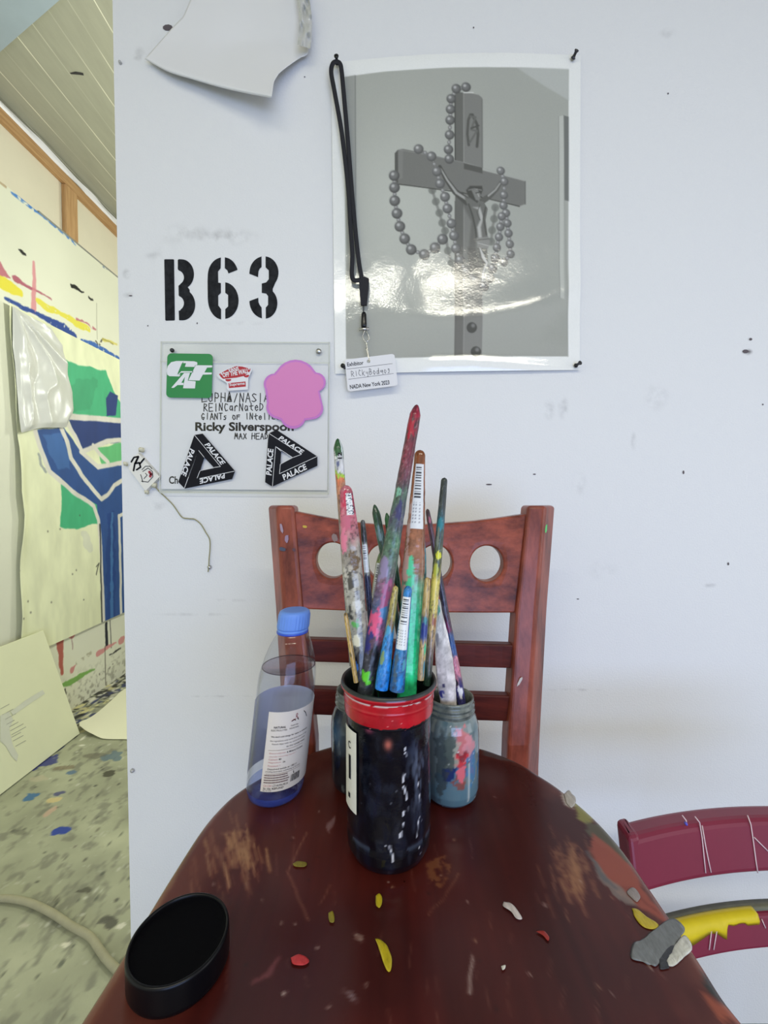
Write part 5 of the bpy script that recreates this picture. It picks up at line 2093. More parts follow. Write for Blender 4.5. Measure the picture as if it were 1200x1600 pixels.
# ------------------------------------------------------------------ jars
def jar_cols(P, ph, pr, fn):
    nz, n = P.shape[:2]
    phg = np.tile(ph[None], (nz, 1))
    phg = np.where(phg > math.pi, phg - 2 * math.pi, phg)
    zg = np.tile(pr[:, 1][:, None], (1, n))
    return fn(phg, zg)


def blend(C, col, a):
    a = np.clip(a, 0, 1)[..., None]
    return C * (1 - a) + np.array(col) / 255.0 * a


JX, JY = 0.0045, 0.397
BJ = empty('brush_jar', 'tall black-painted glass jar with a red rim holding the paintbrushes', 'jar', (JX, JY, SEAT))
r_b = 0.0405
H1 = 0.166
prof = [(0.0001, 0.0012), (0.026, 0.0006), (0.032, 0.0004), (0.0365, 0.004), (0.0395, 0.011), (0.0402, 0.020), (0.0392, 0.026), (0.0400, 0.034), (r_b - .0005, 0.06), (r_b - .001, 0.10), (0.0400, 0.125), (0.0405, 0.134), (0.0412, 0.136)]
prof = dense(prof, 0.0015)
P_, ph, pr = lathe_pts(prof, (JX, JY, SEAT), 160)


def black_cols(p, z):
    C = np.zeros(p.shape + (3,))
    C[:] = np.array((11, 12, 19)) / 255
    s = p * 0.04
    n = fbm(s * 120, z * 60, 3, 4)
    C = blend(C, (38, 43, 54), np.clip((n - .55) * 5, 0, 1) * .6)
    C = blend(C, (22, 27, 46), np.clip((fbm(s * 90, z * 40, 13) - .58) * 8, 0, 1) * .5)
    # window reflections painted into the colour as broken patches at the right flank
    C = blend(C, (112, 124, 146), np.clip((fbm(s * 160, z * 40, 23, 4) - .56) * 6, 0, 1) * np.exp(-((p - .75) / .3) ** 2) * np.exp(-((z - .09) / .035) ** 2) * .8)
    # white drips
    for (pc, z0, z1, w) in ((.36, .052, .118, .0009), (.28, .030, .062, .0011), (.06, .018, .034, .0008), (.72, .02, .10, .0006)):
        wob = pc + .06 * (vnoise(z * 90, 0 * z, 7) - .5) * 2
        C = blend(C, (206, 206, 212), np.clip(1.5 - np.abs(s - wob * .04) / w, 0, 1) * (z > z0) * (z < z1) * (fbm(s * 300, z * 160, 3) > .52))
    sp = fbm(s * 420, z * 420, 33, 2)
    C = blend(C, (190, 190, 196), np.clip((sp - .865) * 20, 0, 1) * .9)
    C = blend(C, (196, 108, 92), np.exp(-(((s + .001) / .0035) ** 2 + ((z - .122) / .005) ** 2)) * .9)
    C = blend(C, (150, 70, 90), np.exp(-(((s + .018) / .004) ** 2 + ((z - .133) / .003) ** 2)) * .8)
    # foot ring worn to dark glass
    C = blend(C, (70, 80, 96), np.exp(-((z - .026) / .0025) ** 2) * (fbm(s * 100, z * 10, 4) > .45) * .7)
    return C


M_jar = mat('painted_glass', (1, 1, 1, 1), 0.14, spec=0.5, attr=True, bump=0.5, bscale=70)
grid('jar_body', P_, M_jar, BJ, True, jar_cols(P_, ph, pr, black_cols), wrap=True)
# red band and lip
prof = dense([(0.0408, 0.1335), (0.0416, 0.1345), (0.0420, 0.139), (0.0424, 0.147), (0.0428, 0.1485), (0.0425, 0.150), (0.0430, 0.1565), (0.0446, 0.1585), (0.0455, 0.1605), (0.0452, 0.1625)], 0.0008)
P_, ph, pr = lathe_pts(prof, (JX, JY, SEAT), 200)


def red_cols(p, z):
    C = np.zeros(p.shape + (3,))
    C[:] = np.array((176, 24, 36)) / 255
    s = p * 0.042
    C *= (0.86 + 0.28 * fbm(s * 90, z * 60, 5))[..., None]
    edge = .1355 + .0018 * fbm(s * 200, 0 * s, 8)
    C = blend(C, (18, 20, 26), (z < edge) * 1.0)
    wb = np.exp(-((z - .1565) / .0011) ** 2) * (fbm(s * 110, z * 200, 18) > .40)
    C = blend(C, (222, 216, 208), wb)
    C = blend(C, (40, 40, 42), (z > .1612) * 0.85)
    C = blend(C, (214, 120, 120), np.clip((fbm(s * 500, z * 500, 28, 2) - .87) * 20, 0, 1))
    return C


grid('red_rim', P_, mat('red_enamel', (1, 1, 1, 1), 0.25, attr=True, bump=0.2, bscale=120, coat=0.3), BJ, True, jar_cols(P_, ph, pr, red_cols), wrap=True)
M_lip = mat('dark_paint_inside', lin(40, 50, 50), 0.35, color2=lin(18, 20, 24), vscale=60)
lathe('jar_mouth', [(0.0452, 0.1625), (0.0446, 0.1645), (0.0435, 0.1650), (0.0422, 0.1635), (0.0400, 0.157), (0.0385, 0.130), (0.0380, 0.06), (0.036, 0.012), (0.0001, 0.009)], (JX, JY, SEAT), M_lip, BJ, 96)
# paper label, left flank
ls, le_ = -1.30, -0.78
Pl = np.zeros((40, 24, 3))
for j in range(40):
    for i in range(24):
        a = ls + (le_ - ls) * i / 23
        z = 0.052 + 0.074 * j / 39
        Pl[j, i] = (JX + (r_b + 0.0008) * math.sin(a), JY - (r_b + 0.0008) * math.cos(a), SEAT + z)
fl_ = Field(0, 0, 1, 1, 0.02, (226, 224, 214))
lb = grid('jar_label', Pl, mat('paper_label', lin(222, 220, 208), 0.6, var=0.1, vscale=80), BJ, True)


def on_jar(u, v):
    a = ls + (le_ - ls) * u
    return Vector((JX + (r_b + 0.0013) * math.sin(a), JY - (r_b + 0.0013) * math.cos(a), SEAT + 0.052 + 0.074 * (1 - v)))


mesh('label_print', [on_jar(*p) for p in [(.45, .32), (.62, .32), (.62, .62), (.45, .62), (.40, .80), (.56, .80), (.56, .86), (.40, .86)]], [(0, 1, 2, 3), (4, 5, 6, 7)], M_ink, lb)
V_, F_ = text_geo('C', 0.01)
mesh('label_print', [on_jar(.40 + .22 * u, .24 - .09 * v) for u, v in V_], F_, M_ink, lb)


def mason(name, label, cx, cy, fn, seedm):
    root = empty(name, label, 'jar', (cx, cy, SEAT), None)
    pr_ = dense([(0.0001, 0.0010), (0.020, 0.0006), (0.0255, 0.001), (0.0295, 0.0055), (0.0312, 0.013), (0.0316, 0.03), (0.0316, 0.072), (0.0308, 0.083), (0.0280, 0.0915), (0.0258, 0.095)], 0.0015)
    P, ph, pr = lathe_pts(pr_, (cx, cy, SEAT), 120)
    grid('jar_body', P, M_jar2, root, True, jar_cols(P, ph, pr, fn), wrap=True)
    neck = [(0.0258, 0.0945), (0.0256, 0.0975), (0.0270, 0.0985), (0.0270, 0.0998), (0.0254, 0.1010), (0.0254, 0.1030), (0.0266, 0.1040), (0.0266, 0.1055), (0.0252, 0.1065), (0.0252, 0.1090), (0.0258, 0.1105), (0.0254, 0.1125), (0.0244, 0.1130), (0.0232, 0.1120), (0.0230, 0.10), (0.0285, 0.08), (0.0290, 0.02), (0.0001, 0.006)]
    lathe('screw_neck', neck, (cx, cy, SEAT), M_neck, root, 72)
    return root


M_jar2 = mat('paint_smeared_glass', (1, 1, 1, 1), 0.12, spec=0.6, attr=True, bump=0.25, bscale=60, coat=0.4, coat_rough=0.05)
M_neck = mat('smeared_neck', lin(128, 136, 128), 0.25, color2=lin(60, 66, 64), vscale=55, coat=0.3)


def mason_cols(p, z):
    C = np.zeros(p.shape + (3,))
    C[:] = np.array((120, 132, 132)) / 255
    s = p * .0316
    n = fbm(s * 70, z * 50, 41, 4)
    C = blend(C, (70, 98, 106), np.clip((n - .5) * 4, 0, 1) * .7)
    C = blend(C, (86, 122, 142), np.clip((.035 - z) / .012, 0, 1) * .85)
    C = blend(C, (62, 112, 152), np.clip((fbm(s * 60, z * 60, 44) - .5) * 6, 0, 1) * np.exp(-((z - .045) / .016) ** 2))
    for (a, zz_, ra, rz, col, k) in ((.28, .078, .34, .012, (196, 112, 116), .95), (.50, .070, .22, .014, (210, 140, 150), .8), (.20, .0555, .28, .0085, (206, 62, 70), .95), (.22, .062, .2, .004, (120, 40, 50), .6),
                                     (-.22, .042, .24, .010, (28, 48, 104), .95), (.22, .041, .12, .006, (224, 108, 120), .95), (.15, .031, .24, .005, (150, 66, 56), .7), (-.20, .068, .16, .02, (70, 78, 70), .6),
                                     (-.02, .064, .08, .018, (176, 176, 160), .7), (.62, .052, .08, .012, (216, 96, 112), .7), (.62, .045, .2, .018, (64, 124, 176), .7), (-.5, .05, .2, .04, (60, 66, 68), .7)):
        d = ((p - a + .5 * (fbm(s * 150, z * 150, 5, 4) - .5)) / ra) ** 2 + ((z - zz_ + .024 * (fbm(s * 170, z * 170, 9, 4) - .5)) / rz) ** 2
        C = blend(C, col, np.clip((1.25 - d) * 2.2, 0, 1) * k)
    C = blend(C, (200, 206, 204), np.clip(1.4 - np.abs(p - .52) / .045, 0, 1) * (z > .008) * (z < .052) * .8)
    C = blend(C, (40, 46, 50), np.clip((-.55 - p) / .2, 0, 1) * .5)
    C = blend(C, (220, 220, 216), np.clip((fbm(s * 380, z * 380, 51, 2) - .88) * 20, 0, 1))
    return C


def mason_dark(p, z):
    C = np.zeros(p.shape + (3,))
    C[:] = np.array((54, 64, 70)) / 255
    s = p * .0316
    C = blend(C, (24, 28, 34), np.clip((fbm(s * 60, z * 40, 61, 4) - .42) * 5, 0, 1))
    C = blend(C, (60, 96, 124), np.exp(-(((p + .95) / .4) ** 2 + ((z - .07) / .016) ** 2)) * .9)
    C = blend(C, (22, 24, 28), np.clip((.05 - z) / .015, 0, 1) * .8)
    C = blend(C, (150, 156, 150), np.clip((fbm(s * 200, z * 60, 66) - .66) * 8, 0, 1) * .5)
    return C


MX, MY = 0.0752, 0.4695
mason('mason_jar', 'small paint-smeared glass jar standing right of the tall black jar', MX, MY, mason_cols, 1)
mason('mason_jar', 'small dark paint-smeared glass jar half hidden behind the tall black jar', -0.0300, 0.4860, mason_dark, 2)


# ------------------------------------------------------------------ paintbrushes
def brush(label, tip, Yt, rim, Yr, widths, stops, spots=(), lab=None, pointed=0.35, jar=(JX, JY, 0.031), flat=1.0, rough=0.3, seed=1, ext=None, grit=0.45, group='paintbrushes in the black jar'):
    """tip/rim: photo points of the handle's top and where it meets the jar mouth; widths: (fraction tip->rim, px width); stops: (fraction, rgb)"""
    A = PY(tip[0], tip[1], Yt)
    B = PY(rim[0], rim[1], Yr)
    ax = (B - A)
    L = ax.length
    d = ax / L
    # run on into the jar until the wall or the bottom stops it
    k = 0.0
    jx, jy, jr = jar
    while True:
        p = B + d * (k + 0.002)
        rr = math.hypot(p.x - jx, p.y - jy)
        if p.z < SEAT + 0.012 or rr > jr or k > 0.16:
            break
        k += 0.002
    if ext is not None:
        k = min(k, ext)
    total = L + k
    n_ax = max(80, int(total / (0.0006 if lab else 0.0011)))
    n_an = 40
    front_ = Vector((0, -1, 0))
    f_ = (front_ - d * front_.dot(d)).normalized()
    sd = d.cross(f_)
    ts = np.linspace(0, 1, n_ax)
    fr = ts * total / L
    wx = np.interp(fr, [w[0] for w in widths], [w[1] for w in widths])
    dep = Yt + (Yr - Yt) * np.clip(fr, 0, 1.2)
    rad = wx / FPX * dep / 2
    s = ts * total
    cap = np.maximum(rad, 0.002) * (1.0 + pointed * 1.5)
    e = np.clip(s / np.maximum(cap, 1e-5), 0, 1)
    endf = np.sqrt(np.clip(1 - (1 - e) ** 2, 0, 1)) if pointed < 0.5 else np.clip(0.10 + 0.90 * e ** 0.6, 0, 1)
    endf[0] = 0.02
    rad = rad * endf
    ph = np.arange(n_an) * 2 * math.pi / n_an
    wob = 1 + 0.10 * (fbm(ph[None] * 1.2 + 0 * s[:, None], s[:, None] * 160, seed + 70) - .5)
    P = np.zeros((n_ax, n_an, 3))
    base = np.array(A)[None] + np.array(d)[None] * s[:, None]
    P[:] = base[:, None, :]
    P += (rad[:, None] * wob * np.cos(ph)[None] * flat)[..., None] * np.array(f_)[None, None]
    P += (rad[:, None] * wob * np.sin(ph)[None])[..., None] * np.array(sd)[None, None]
    C = np.zeros((n_ax, n_an, 3))
    fx = [q[0] for q in stops]
    nb = fr[:, None] + 0.05 * (fbm(ph[None] * 1.5 + 3 + 0 * s[:, None], s[:, None] * 90, seed) - .5) * 2
    for c in range(3):
        C[..., c] = np.interp(nb, fx, [q[1][c] / 255.0 for q in stops])
    u = np.sin(ph)[None] + 0 * s[:, None]          # -1 left .. 1 right as seen
    nz = fbm(ph[None] * 1.6 + 0 * s[:, None], s[:, None] * 120, seed + 5, 4)
    C *= (0.72 + 0.56 * nz)[..., None]
    gr = fbm(ph[None] * 4 + 0 * s[:, None], s[:, None] * 420, seed + 15, 3)
    if grit:
        C = blend(C, (38, 36, 40), np.clip((gr - .60) * 9, 0, 1) * grit)
        C = blend(C, (205, 200, 196), np.clip((.36 - gr) * 9, 0, 1) * grit * .6)
    for (f0, uu, rf, ru, col) in spots:
        q = ((fr[:, None] - f0) / rf) ** 2 + ((u - uu) / ru) ** 2 + 3.2 * (fbm(ph[None] * 2.2 + 0 * s[:, None], s[:, None] * 170, seed + int(f0 * 100), 4) - .5)
        C = blend(C, col, np.clip((1 - q) * 3, 0, 1) * (np.cos(ph)[None] > -0.3))
    if lab:
        f0, f1, u0, u1, kind = lab
        inside = (fr[:, None] > f0) & (fr[:, None] < f1) & (u > u0) & (u < u1) & (np.cos(ph)[None] > 0)
        C = np.where(inside[..., None], np.array((224, 226, 226)) / 255.0, C)
        g = (fr[:, None] - f0) / (f1 - f0)
        if kind == 'bar':
            b0, b1 = .04, .55
            st = (np.sin(g * 150) + .8 * np.sin(g * 97 + 1)) > .1
            m_ = inside & (g > b0) & (g < b1) & st & (u > u0 + .25 * (u1 - u0)) & (u < u1 - .12 * (u1 - u0))
            C = np.where(m_[..., None], np.array((50, 52, 60)) / 255.0, C)
            m_ = inside & (g > .6) & (g < .94) & (np.sin(u * 16) > .3) & (np.sin(g * 120) > -.2) & (u > u0 + .2)
            C = np.where(m_[..., None], np.array((150, 152, 158)) / 255.0, C)
        else:
            m_ = inside & (fbm(u * 9, g * 26, seed + 3) > .60)
            C = np.where(m_[..., None], np.array((70, 76, 96)) / 255.0, C)
    o_root = empty('paintbrush', label, 'paintbrush', P[-1].mean(0), group)
    # handle, then metal ferrule and bristles where the jar leaves room for them
    below = k
    if below > 0.05:
        i1 = int(np.searchsorted(s, L + 0.022))
        i2 = int(np.searchsorted(s, L + below - 0.018))
        mname = mat('handle_lacquer', (1, 1, 1, 1), rough, attr=True, bump=0.15, bscale=150, coat=0.2)
        grid('handle', P[:i1 + 1], mname, o_root, True, C[:i1 + 1], wrap=True)
        grid('ferrule', P[i1:i2 + 1], M_steel, o_root, True, wrap=True)
        Q = P[i2:].copy()
        cen = Q.mean(1, keepdims=True)
        sc = np.linspace(1, .3, len(Q))[:, None, None]
        grid('bristles', cen + (Q - cen) * sc, mat('bristle', lin(120, 96, 70), 0.8), o_root, True, wrap=True)
    else:
        grid('handle', P, mat('handle_lacquer', (1, 1, 1, 1), rough, attr=True, bump=0.15, bscale=150, coat=0.2), o_root, True, C, wrap=True)
    return o_root


JM = (MX, MY, 0.021)
GREY = (150, 148, 138)
brush('tallest brush, red-tipped handle smeared with green, red and violet paint', (651.5, 632), .400, (575, 1060), .376, [(0, 16), (.06, 18), (.35, 21), (.6, 28), (.85, 30), (1, 27), (1.4, 22)],
      [(0, (88, 30, 44)), (.06, (150, 30, 56)), (.10, (80, 50, 56)), (.16, (112, 40, 56)), (.22, (120, 44, 62)), (.3, (74, 60, 66)), (.36, (74, 104, 86)), (.42, (66, 64, 88)), (.50, (72, 112, 84)), (.6, (90, 104, 96)), (.68, (124, 84, 112)), (.75, (70, 92, 132)), (.82, (150, 78, 112)), (.9, (52, 52, 64)), (1, (46, 50, 56))],
      [(.10, .2, .035, .7, (164, 24, 52)), (.33, .6, .02, .4, (120, 176, 150)), (.40, 0, .04, .6, (52, 52, 96)), (.62, .5, .05, .5, (138, 126, 160)), (.70, -.3, .05, .6, (158, 84, 124)), (.77, -.5, .03, .5, (70, 120, 170)), (.80, .3, .05, .7, (214, 84, 128)), (.86, .7, .05, .35, (40, 42, 116)), (.92, -.2, .05, .5, (24, 24, 30)), (.985, .1, .022, .7, (92, 196, 44))], pointed=.6, seed=2)
brush('wide brown glossy brush with a long barcode label and mint green paint below', (656.5, 703), .420, (636, 1072), .392, [(0, 16), (.1, 19), (.3, 27), (.52, 35), (.7, 34), (.85, 33), (1, 31), (1.3, 26)],
      [(0, (128, 74, 44)), (.3, (150, 92, 62)), (.5, (146, 104, 82)), (.58, (120, 150, 126)), (.68, (74, 206, 154)), (.8, (52, 222, 150)), (1, (58, 226, 150))],
      [(.53, .25, .07, .35, (82, 200, 150)), (.62, .5, .08, .4, (70, 196, 140)), (.46, .8, .2, .25, (186, 150, 138))], lab=(.065, .345, -.75, .62, 'bar'), pointed=.1, flat=.55, rough=.15, grit=.12, seed=3)
brush('thick clear-lacquered brush, pink at the top and grey paint-caked below', (540, 758), .396, (565, 1062), .376, [(0, 18), (.12, 24), (.3, 31), (.5, 32), (.75, 32), (1, 24), (1.3, 20)],
      [(0, (170, 104, 112)), (.1, (180, 70, 92)), (.25, (176, 116, 124)), (.33, (150, 140, 130)), (.5, (164, 160, 148)), (.75, (150, 148, 134)), (.88, (76, 76, 72)), (1, (60, 66, 80))],
      [(.08, 0, .05, .6, (192, 52, 82)), (.2, .1, .04, .6, (190, 100, 122)), (.30, .6, .08, .35, (214, 120, 144)), (.40, -.2, .05, .5, (104, 84, 60)), (.5, .3, .04, .4, (74, 72, 66)), (.62, -.3, .04, .5, (196, 194, 184)), (.66, .5, .03, .3, (60, 60, 58)), (.72, .1, .03, .4, (88, 164, 84)), (.8, 0, .03, .5, (210, 206, 180)), (.9, .3, .05, .5, (30, 30, 36)), (.93, .7, .04, .4, (60, 110, 180))], lab=(.045, .16, -.8, .1, 'text'), pointed=.1, flat=.6, rough=.15, seed=4)
b12 = brush('brush with a pointed dark green tip and a size 12 label', (527.5, 685), .425, (552, 1040), .405, [(0, 13), (.06, 15), (.25, 15), (.6, 14), (1, 12), (1.3, 12)],
      [(0, (32, 72, 40)), (.065, (44, 92, 52)), (.075, (208, 208, 206)), (.15, (190, 190, 192)), (.155, (150, 184, 60)), (.18, (160, 190, 70)), (.185, (206, 110, 70)), (.22, (186, 120, 90)), (.4, (120, 120, 112)), (1, (90, 90, 86))],
      [(.12, .3, .02, .4, (90, 96, 130)), (.05, -.8, .04, .2, (200, 210, 204))], pointed=.7, jar=(JX, JY, .034), seed=5)
lettering([text_px('12', 534.5, 716.5, 10, 6.5, 92, 0, 0.02)], 'size_number', 0.4178, M_ink, b12)
brush('thin black-tipped brush with a small barcode, beside the grey caked one', (566.5, 812), .404, (585, 1040), .398, [(0, 7), (.1, 9), (.3, 10), (.6, 10), (1, 9), (1.3, 8)],
      [(0, (90, 92, 92)), (.06, (40, 42, 44)), (.16, (52, 54, 54)), (.18, (180, 184, 172)), (.36, (166, 168, 158)), (.38, (36, 40, 70)), (.6, (34, 40, 84)), (1, (40, 44, 60))], lab=(.17, .36, -.8, .8, 'bar'), pointed=.2, seed=6)
brush('blue-tipped brush with a white barcode label, nearest the camera', (638, 915), .366, (620, 1078), .3625, [(0, 13), (.15, 15), (.4, 18), (.62, 20), (.8, 23), (1, 24), (1.3, 20)],
      [(0, (40, 120, 184)), (.1, (44, 128, 194)), (.55, (48, 128, 180)), (.7, (40, 104, 160)), (1, (36, 90, 144))],
      [(.8, .5, .12, .4, (70, 92, 110)), (.9, -.3, .08, .4, (30, 120, 190)), (.75, -.6, .06, .3, (80, 150, 170))], lab=(.10, .60, -.80, .92, 'bar'), pointed=.15, seed=7)
brush('yellowed wooden brush turning bright blue below, left of the blue-tipped one', (618.5, 915), .371, (596, 1076), .3645, [(0, 9), (.12, 11), (.4, 14), (.6, 17), (.85, 22), (1, 21), (1.3, 18)],
      [(0, (176, 160, 92)), (.2, (160, 148, 84)), (.34, (150, 132, 72)), (.42, (96, 130, 140)), (.5, (44, 132, 200)), (1, (22, 116, 204))],
      [(.38, -.2, .06, .5, (120, 96, 60)), (.43, .3, .04, .5, (70, 150, 190)), (.7, .6, .06, .3, (120, 150, 110)), (.02, 0, .01, .3, (60, 50, 30))], pointed=.15, seed=8)
brush('wooden brush with a dark blue smear, right of the mint green one', (668, 902), .392, (657, 1062), .384, [(0, 9), (.15, 11), (.5, 12), (1, 11), (1.3, 10)],
      [(0, (186, 160, 98)), (.3, (190, 162, 100)), (.38, (150, 132, 96)), (.46, (74, 92, 130)), (.58, (60, 76, 130)), (.64, (184, 156, 104)), (1, (176, 150, 104))],
      [(.42, -.2, .04, .5, (60, 130, 140)), (.52, 0, .08, .8, (40, 56, 128)), (.7, -.6, .06, .3, (70, 190, 140)), (.9, -.6, .1, .3, (70, 130, 150))], pointed=.15, seed=9)
brush('long dark grey-green brush with yellow paint down its shaft', (694.5, 746), .412, (667, 1070), .396, [(0, 10), (.1, 11), (.3, 13), (.5, 14), (.8, 13), (1, 12), (1.3, 10)],
      [(0, (44, 52, 50)), (.15, (54, 62, 62)), (.22, (40, 96, 108)), (.3, (56, 70, 60)), (.42, (76, 84, 52)), (.48, (196, 180, 84)), (.62, (206, 190, 104)), (.74, (190, 160, 110)), (.85, (120, 104, 96)), (.95, (40, 60, 54)), (1, (40, 70, 58))],
      [(.38, 0, .02, .6, (206, 206, 52)), (.45, .2, .03, .5, (168, 172, 60)), (.55, .3, .06, .6, (226, 208, 110)), (.7, -.3, .04, .5, (150, 96, 70)), (.23, 0, .03, .7, (34, 120, 132)), (.3, .5, .05, .3, (110, 120, 110))], pointed=.12, seed=10)
brush('teal brush with a leaf-shaped handle half hidden behind the brown one', (659, 815), .418, (661, 1040), .412, [(0, 5), (.1, 9), (.25, 13), (.36, 13), (.5, 9), (1, 8), (1.3, 8)],
      [(0, (30, 120, 140)), (.25, (34, 128, 140)), (.4, (24, 92, 80)), (.6, (30, 80, 66)), (1, (40, 60, 60))], [(.3, .3, .08, .4, (64, 150, 164))], pointed=.8, seed=11)
brush('slim green pointed brush leaning behind the tallest one', (585, 788), .428, (632, 1030), .418, [(0, 10), (.08, 13), (.25, 13), (.6, 11), (1, 10), (1.3, 9)],
      [(0, (36, 66, 44)), (.12, (44, 80, 56)), (.18, (90, 120, 120)), (.28, (50, 76, 60)), (1, (50, 60, 56))], [(.2, 0, .05, .6, (120, 150, 160))], pointed=.8, seed=12)
brush('short green tip peeping out beside the slim green pointed brush', (604, 801), .426, (640, 1030), .425, [(0, 8), (.08, 10), (.3, 10), (1, 9), (1.3, 8)],
      [(0, (40, 92, 50)), (.2, (46, 96, 58)), (1, (50, 70, 56))], pointed=.8, jar=(JX, JY, .034), seed=13)
brush('yellow-green brush with a barcode seen in the second backrest hole', (597, 858), .4285, (571, 1040), .4205, [(0, 6), (.12, 13), (.3, 14), (.5, 12), (1, 9), (1.3, 9)],
      [(0, (80, 120, 84)), (.12, (150, 160, 90)), (.3, (176, 172, 104)), (.5, (160, 140, 100)), (1, (110, 100, 80))], lab=(.12, .42, -.5, .85, 'bar'), pointed=.8, jar=(JX, JY, .034), seed=14)
brush('thin ochre wooden stick brush at the left side of the jar mouth', (539.5, 957), .372, (556.5, 1066), .369, [(0, 6), (.2, 7), (.6, 8), (1, 7.5), (1.3, 7)],
      [(0, (150, 118, 60)), (.1, (186, 154, 86)), (1, (172, 140, 78))], [(.02, 0, .02, .5, (60, 50, 30)), (.6, .3, .04, .4, (110, 96, 60))], pointed=.15, seed=15)
g2 = 'paintbrushes in the small right jar'
brush('broad brush caked in white paint leaning in the small right jar', (684, 935), .445, (700, 1090), .458, [(0, 7), (.15, 10), (.35, 20), (.6, 28), (.85, 30), (1, 26), (1.3, 20)],
      [(0, (150, 150, 140)), (.1, (196, 196, 188)), (.25, (220, 216, 212)), (1, (216, 208, 206))], [(.93, .6, .04, .4, (60, 60, 130)), (.85, .4, .02, .2, (70, 66, 100)), (.1, 0, .05, .5, (90, 150, 130)), (.4, .7, .08, .2, (150, 146, 150))], pointed=.3, jar=JM, flat=.5, rough=.45, grit=.10, seed=16, group=g2)
brush('long dark brush banded blue and pink leaning in the small right jar', (667.5, 795), .475, (719.5, 1088), .470, [(0, 6), (.06, 8), (.25, 9), (.5, 10), (.75, 13), (.9, 15), (1, 14), (1.3, 12)],
      [(0, (60, 40, 46)), (.1, (86, 54, 66)), (.25, (54, 40, 52)), (.5, (40, 38, 62)), (.62, (84, 44, 72)), (.68, (38, 74, 128)), (.77, (34, 70, 130)), (.79, (206, 130, 150)), (.87, (196, 120, 140)), (.9, (120, 90, 110)), (.94, (50, 46, 110)), (1, (70, 70, 130))],
      [(.06, 0, .02, .5, (170, 90, 110)), (.55, .3, .03, .4, (90, 90, 104)), (.97, 0, .03, .5, (224, 222, 224)), (.92, .4, .02, .4, (30, 30, 40)), (.63, 0, .03, .6, (110, 40, 80))], pointed=.4, jar=JM, seed=17, group=g2)

# ------------------------------------------------------------------ water bottle
WX, WY = -0.1248, 0.4715
bot = empty('water_bottle', 'clear plastic water bottle with a blue cap leaning beside the jars', 'bottle', (WX, WY, SEAT))
SH = (0.118, 0.0)


def pet(name, tint, fac=0.35):
    return clear_material(name, tint, fac, 0.04)


M_pet = pet('clear_plastic', (0.93, 0.945, 0.985, 1))
RB = 0.0322
oprof = [(0.0001, 0.0060), (0.010, 0.0050), (0.020, 0.0015), (0.0262, 0.0004), (0.0300, 0.0035), (RB, 0.012), (RB, 0.050), (RB, 0.098), (RB - .0002, 0.128), (0.0316, 0.136), (0.0300, 0.146), (0.0272, 0.158), (0.0236, 0.169), (0.0200, 0.177), (0.0165, 0.182), (0.0150, 0.185), (0.0150, 0.200)]
oprof = dense(oprof, 0.003)
lathe('bottle_wall', oprof, (WX, WY, SEAT), M_pet, bot, 72, shear=SH)
M_base = clear_material('blue_base_tint', (0.74, 0.80, 0.99, 1), 0.6, 0.05)
_nt = M_base.node_tree
_out = [n for n in _nt.nodes if n.type == 'OUTPUT_MATERIAL'][0]
_prev = _out.inputs['Surface'].links[0].from_socket
_df = _nt.nodes.new('ShaderNodeBsdfDiffuse')
_df.inputs['Color'].default_value = lin(84, 118, 232)
_mx = _nt.nodes.new('ShaderNodeMixShader')
_mx.inputs[0].default_value = 0.20
_nt.links.new(_prev, _mx.inputs[1])
_nt.links.new(_df.outputs[0], _mx.inputs[2])
_nt.links.new(_mx.outputs[0], _out.inputs['Surface'])
bprof = dense([(0.0001, 0.0066), (0.010, 0.0056), (0.020, 0.0020), (0.0258, 0.0008), (0.0294, 0.0036), (0.0312, 0.0085), (0.0314, 0.012)], 0.002)
lathe('bottle_base', bprof, (WX, WY, SEAT), M_base, bot, 72, shear=SH)
wprof = dense([(0.0001, 0.0072), (0.010, 0.0062), (0.020, 0.0028), (0.0255, 0.0016), (0.0290, 0.0044), (0.0308, 0.0125), (0.0309, 0.100), (0.0306, 0.134), (0.0296, 0.144), (0.0293, 0.1465), (0.0288, 0.1470)], 0.004)
M_water = clear_material('water', (0.955, 0.965, 0.995, 1), 0.3, 0.02)
lathe('water', wprof, (WX, WY, SEAT), M_water, bot, 72, shear=SH)
lathe('water_surface', [(0.0288, 0.1470), (0.0284, 0.1463), (0.0001, 0.1462)], (WX, WY, SEAT), clear_material('water_surface', (0.74, 0.68, 0.76, 1), 0.3, 0.03), bot, 72, shear=SH)  # dark reddish reflection on the water is put into this disc's tint
ringp = [Vector((WX + 0.0290 * math.sin(a) + SH[0] * 0.1466, WY - 0.0290 * math.cos(a), SEAT + 0.1466)) for a in np.linspace(0, 2 * math.pi, 73)[:-1]]
tube('water_line', ringp, 0.0005, clear_material('water_line', (0.5, 0.45, 0.52, 1), 0.3, 0.05), bot, n=6, ref=(0, 0, 1), closed=True)
M_cap = mat('blue_cap', lin(104, 146, 226), 0.4, spec=0.4)
capc = (WX + SH[0] * 0.186, WY, SEAT + 0.186)
capp = []
ctop = [(0.0168, 0.000), (0.0172, 0.0008), (0.0172, 0.0024), (0.0164, 0.0030), (0.0176, 0.0034), (0.0178, 0.006), (0.0175, 0.018), (0.0166, 0.0215), (0.0140, 0.0232), (0.0001, 0.0234)]
cprof = dense(ctop, 0.002)
Pcap, ph, pr = lathe_pts(cprof, capc, 120, SH)
rib = (1 + 0.012 * np.sign(np.sin(ph * 30)))[None, :] * np.ones((len(cprof), 1))
mk = ((np.array(cprof)[:, 1] > 0.0045) & (np.array(cprof)[:, 1] < 0.019))[:, None]
cc_ = Pcap.mean(1, keepdims=True)
Pcap = np.where(mk[..., None], cc_ + (Pcap - cc_) * rib[..., None], Pcap)
grid('cap', Pcap, M_cap, bot, True, wrap=True)
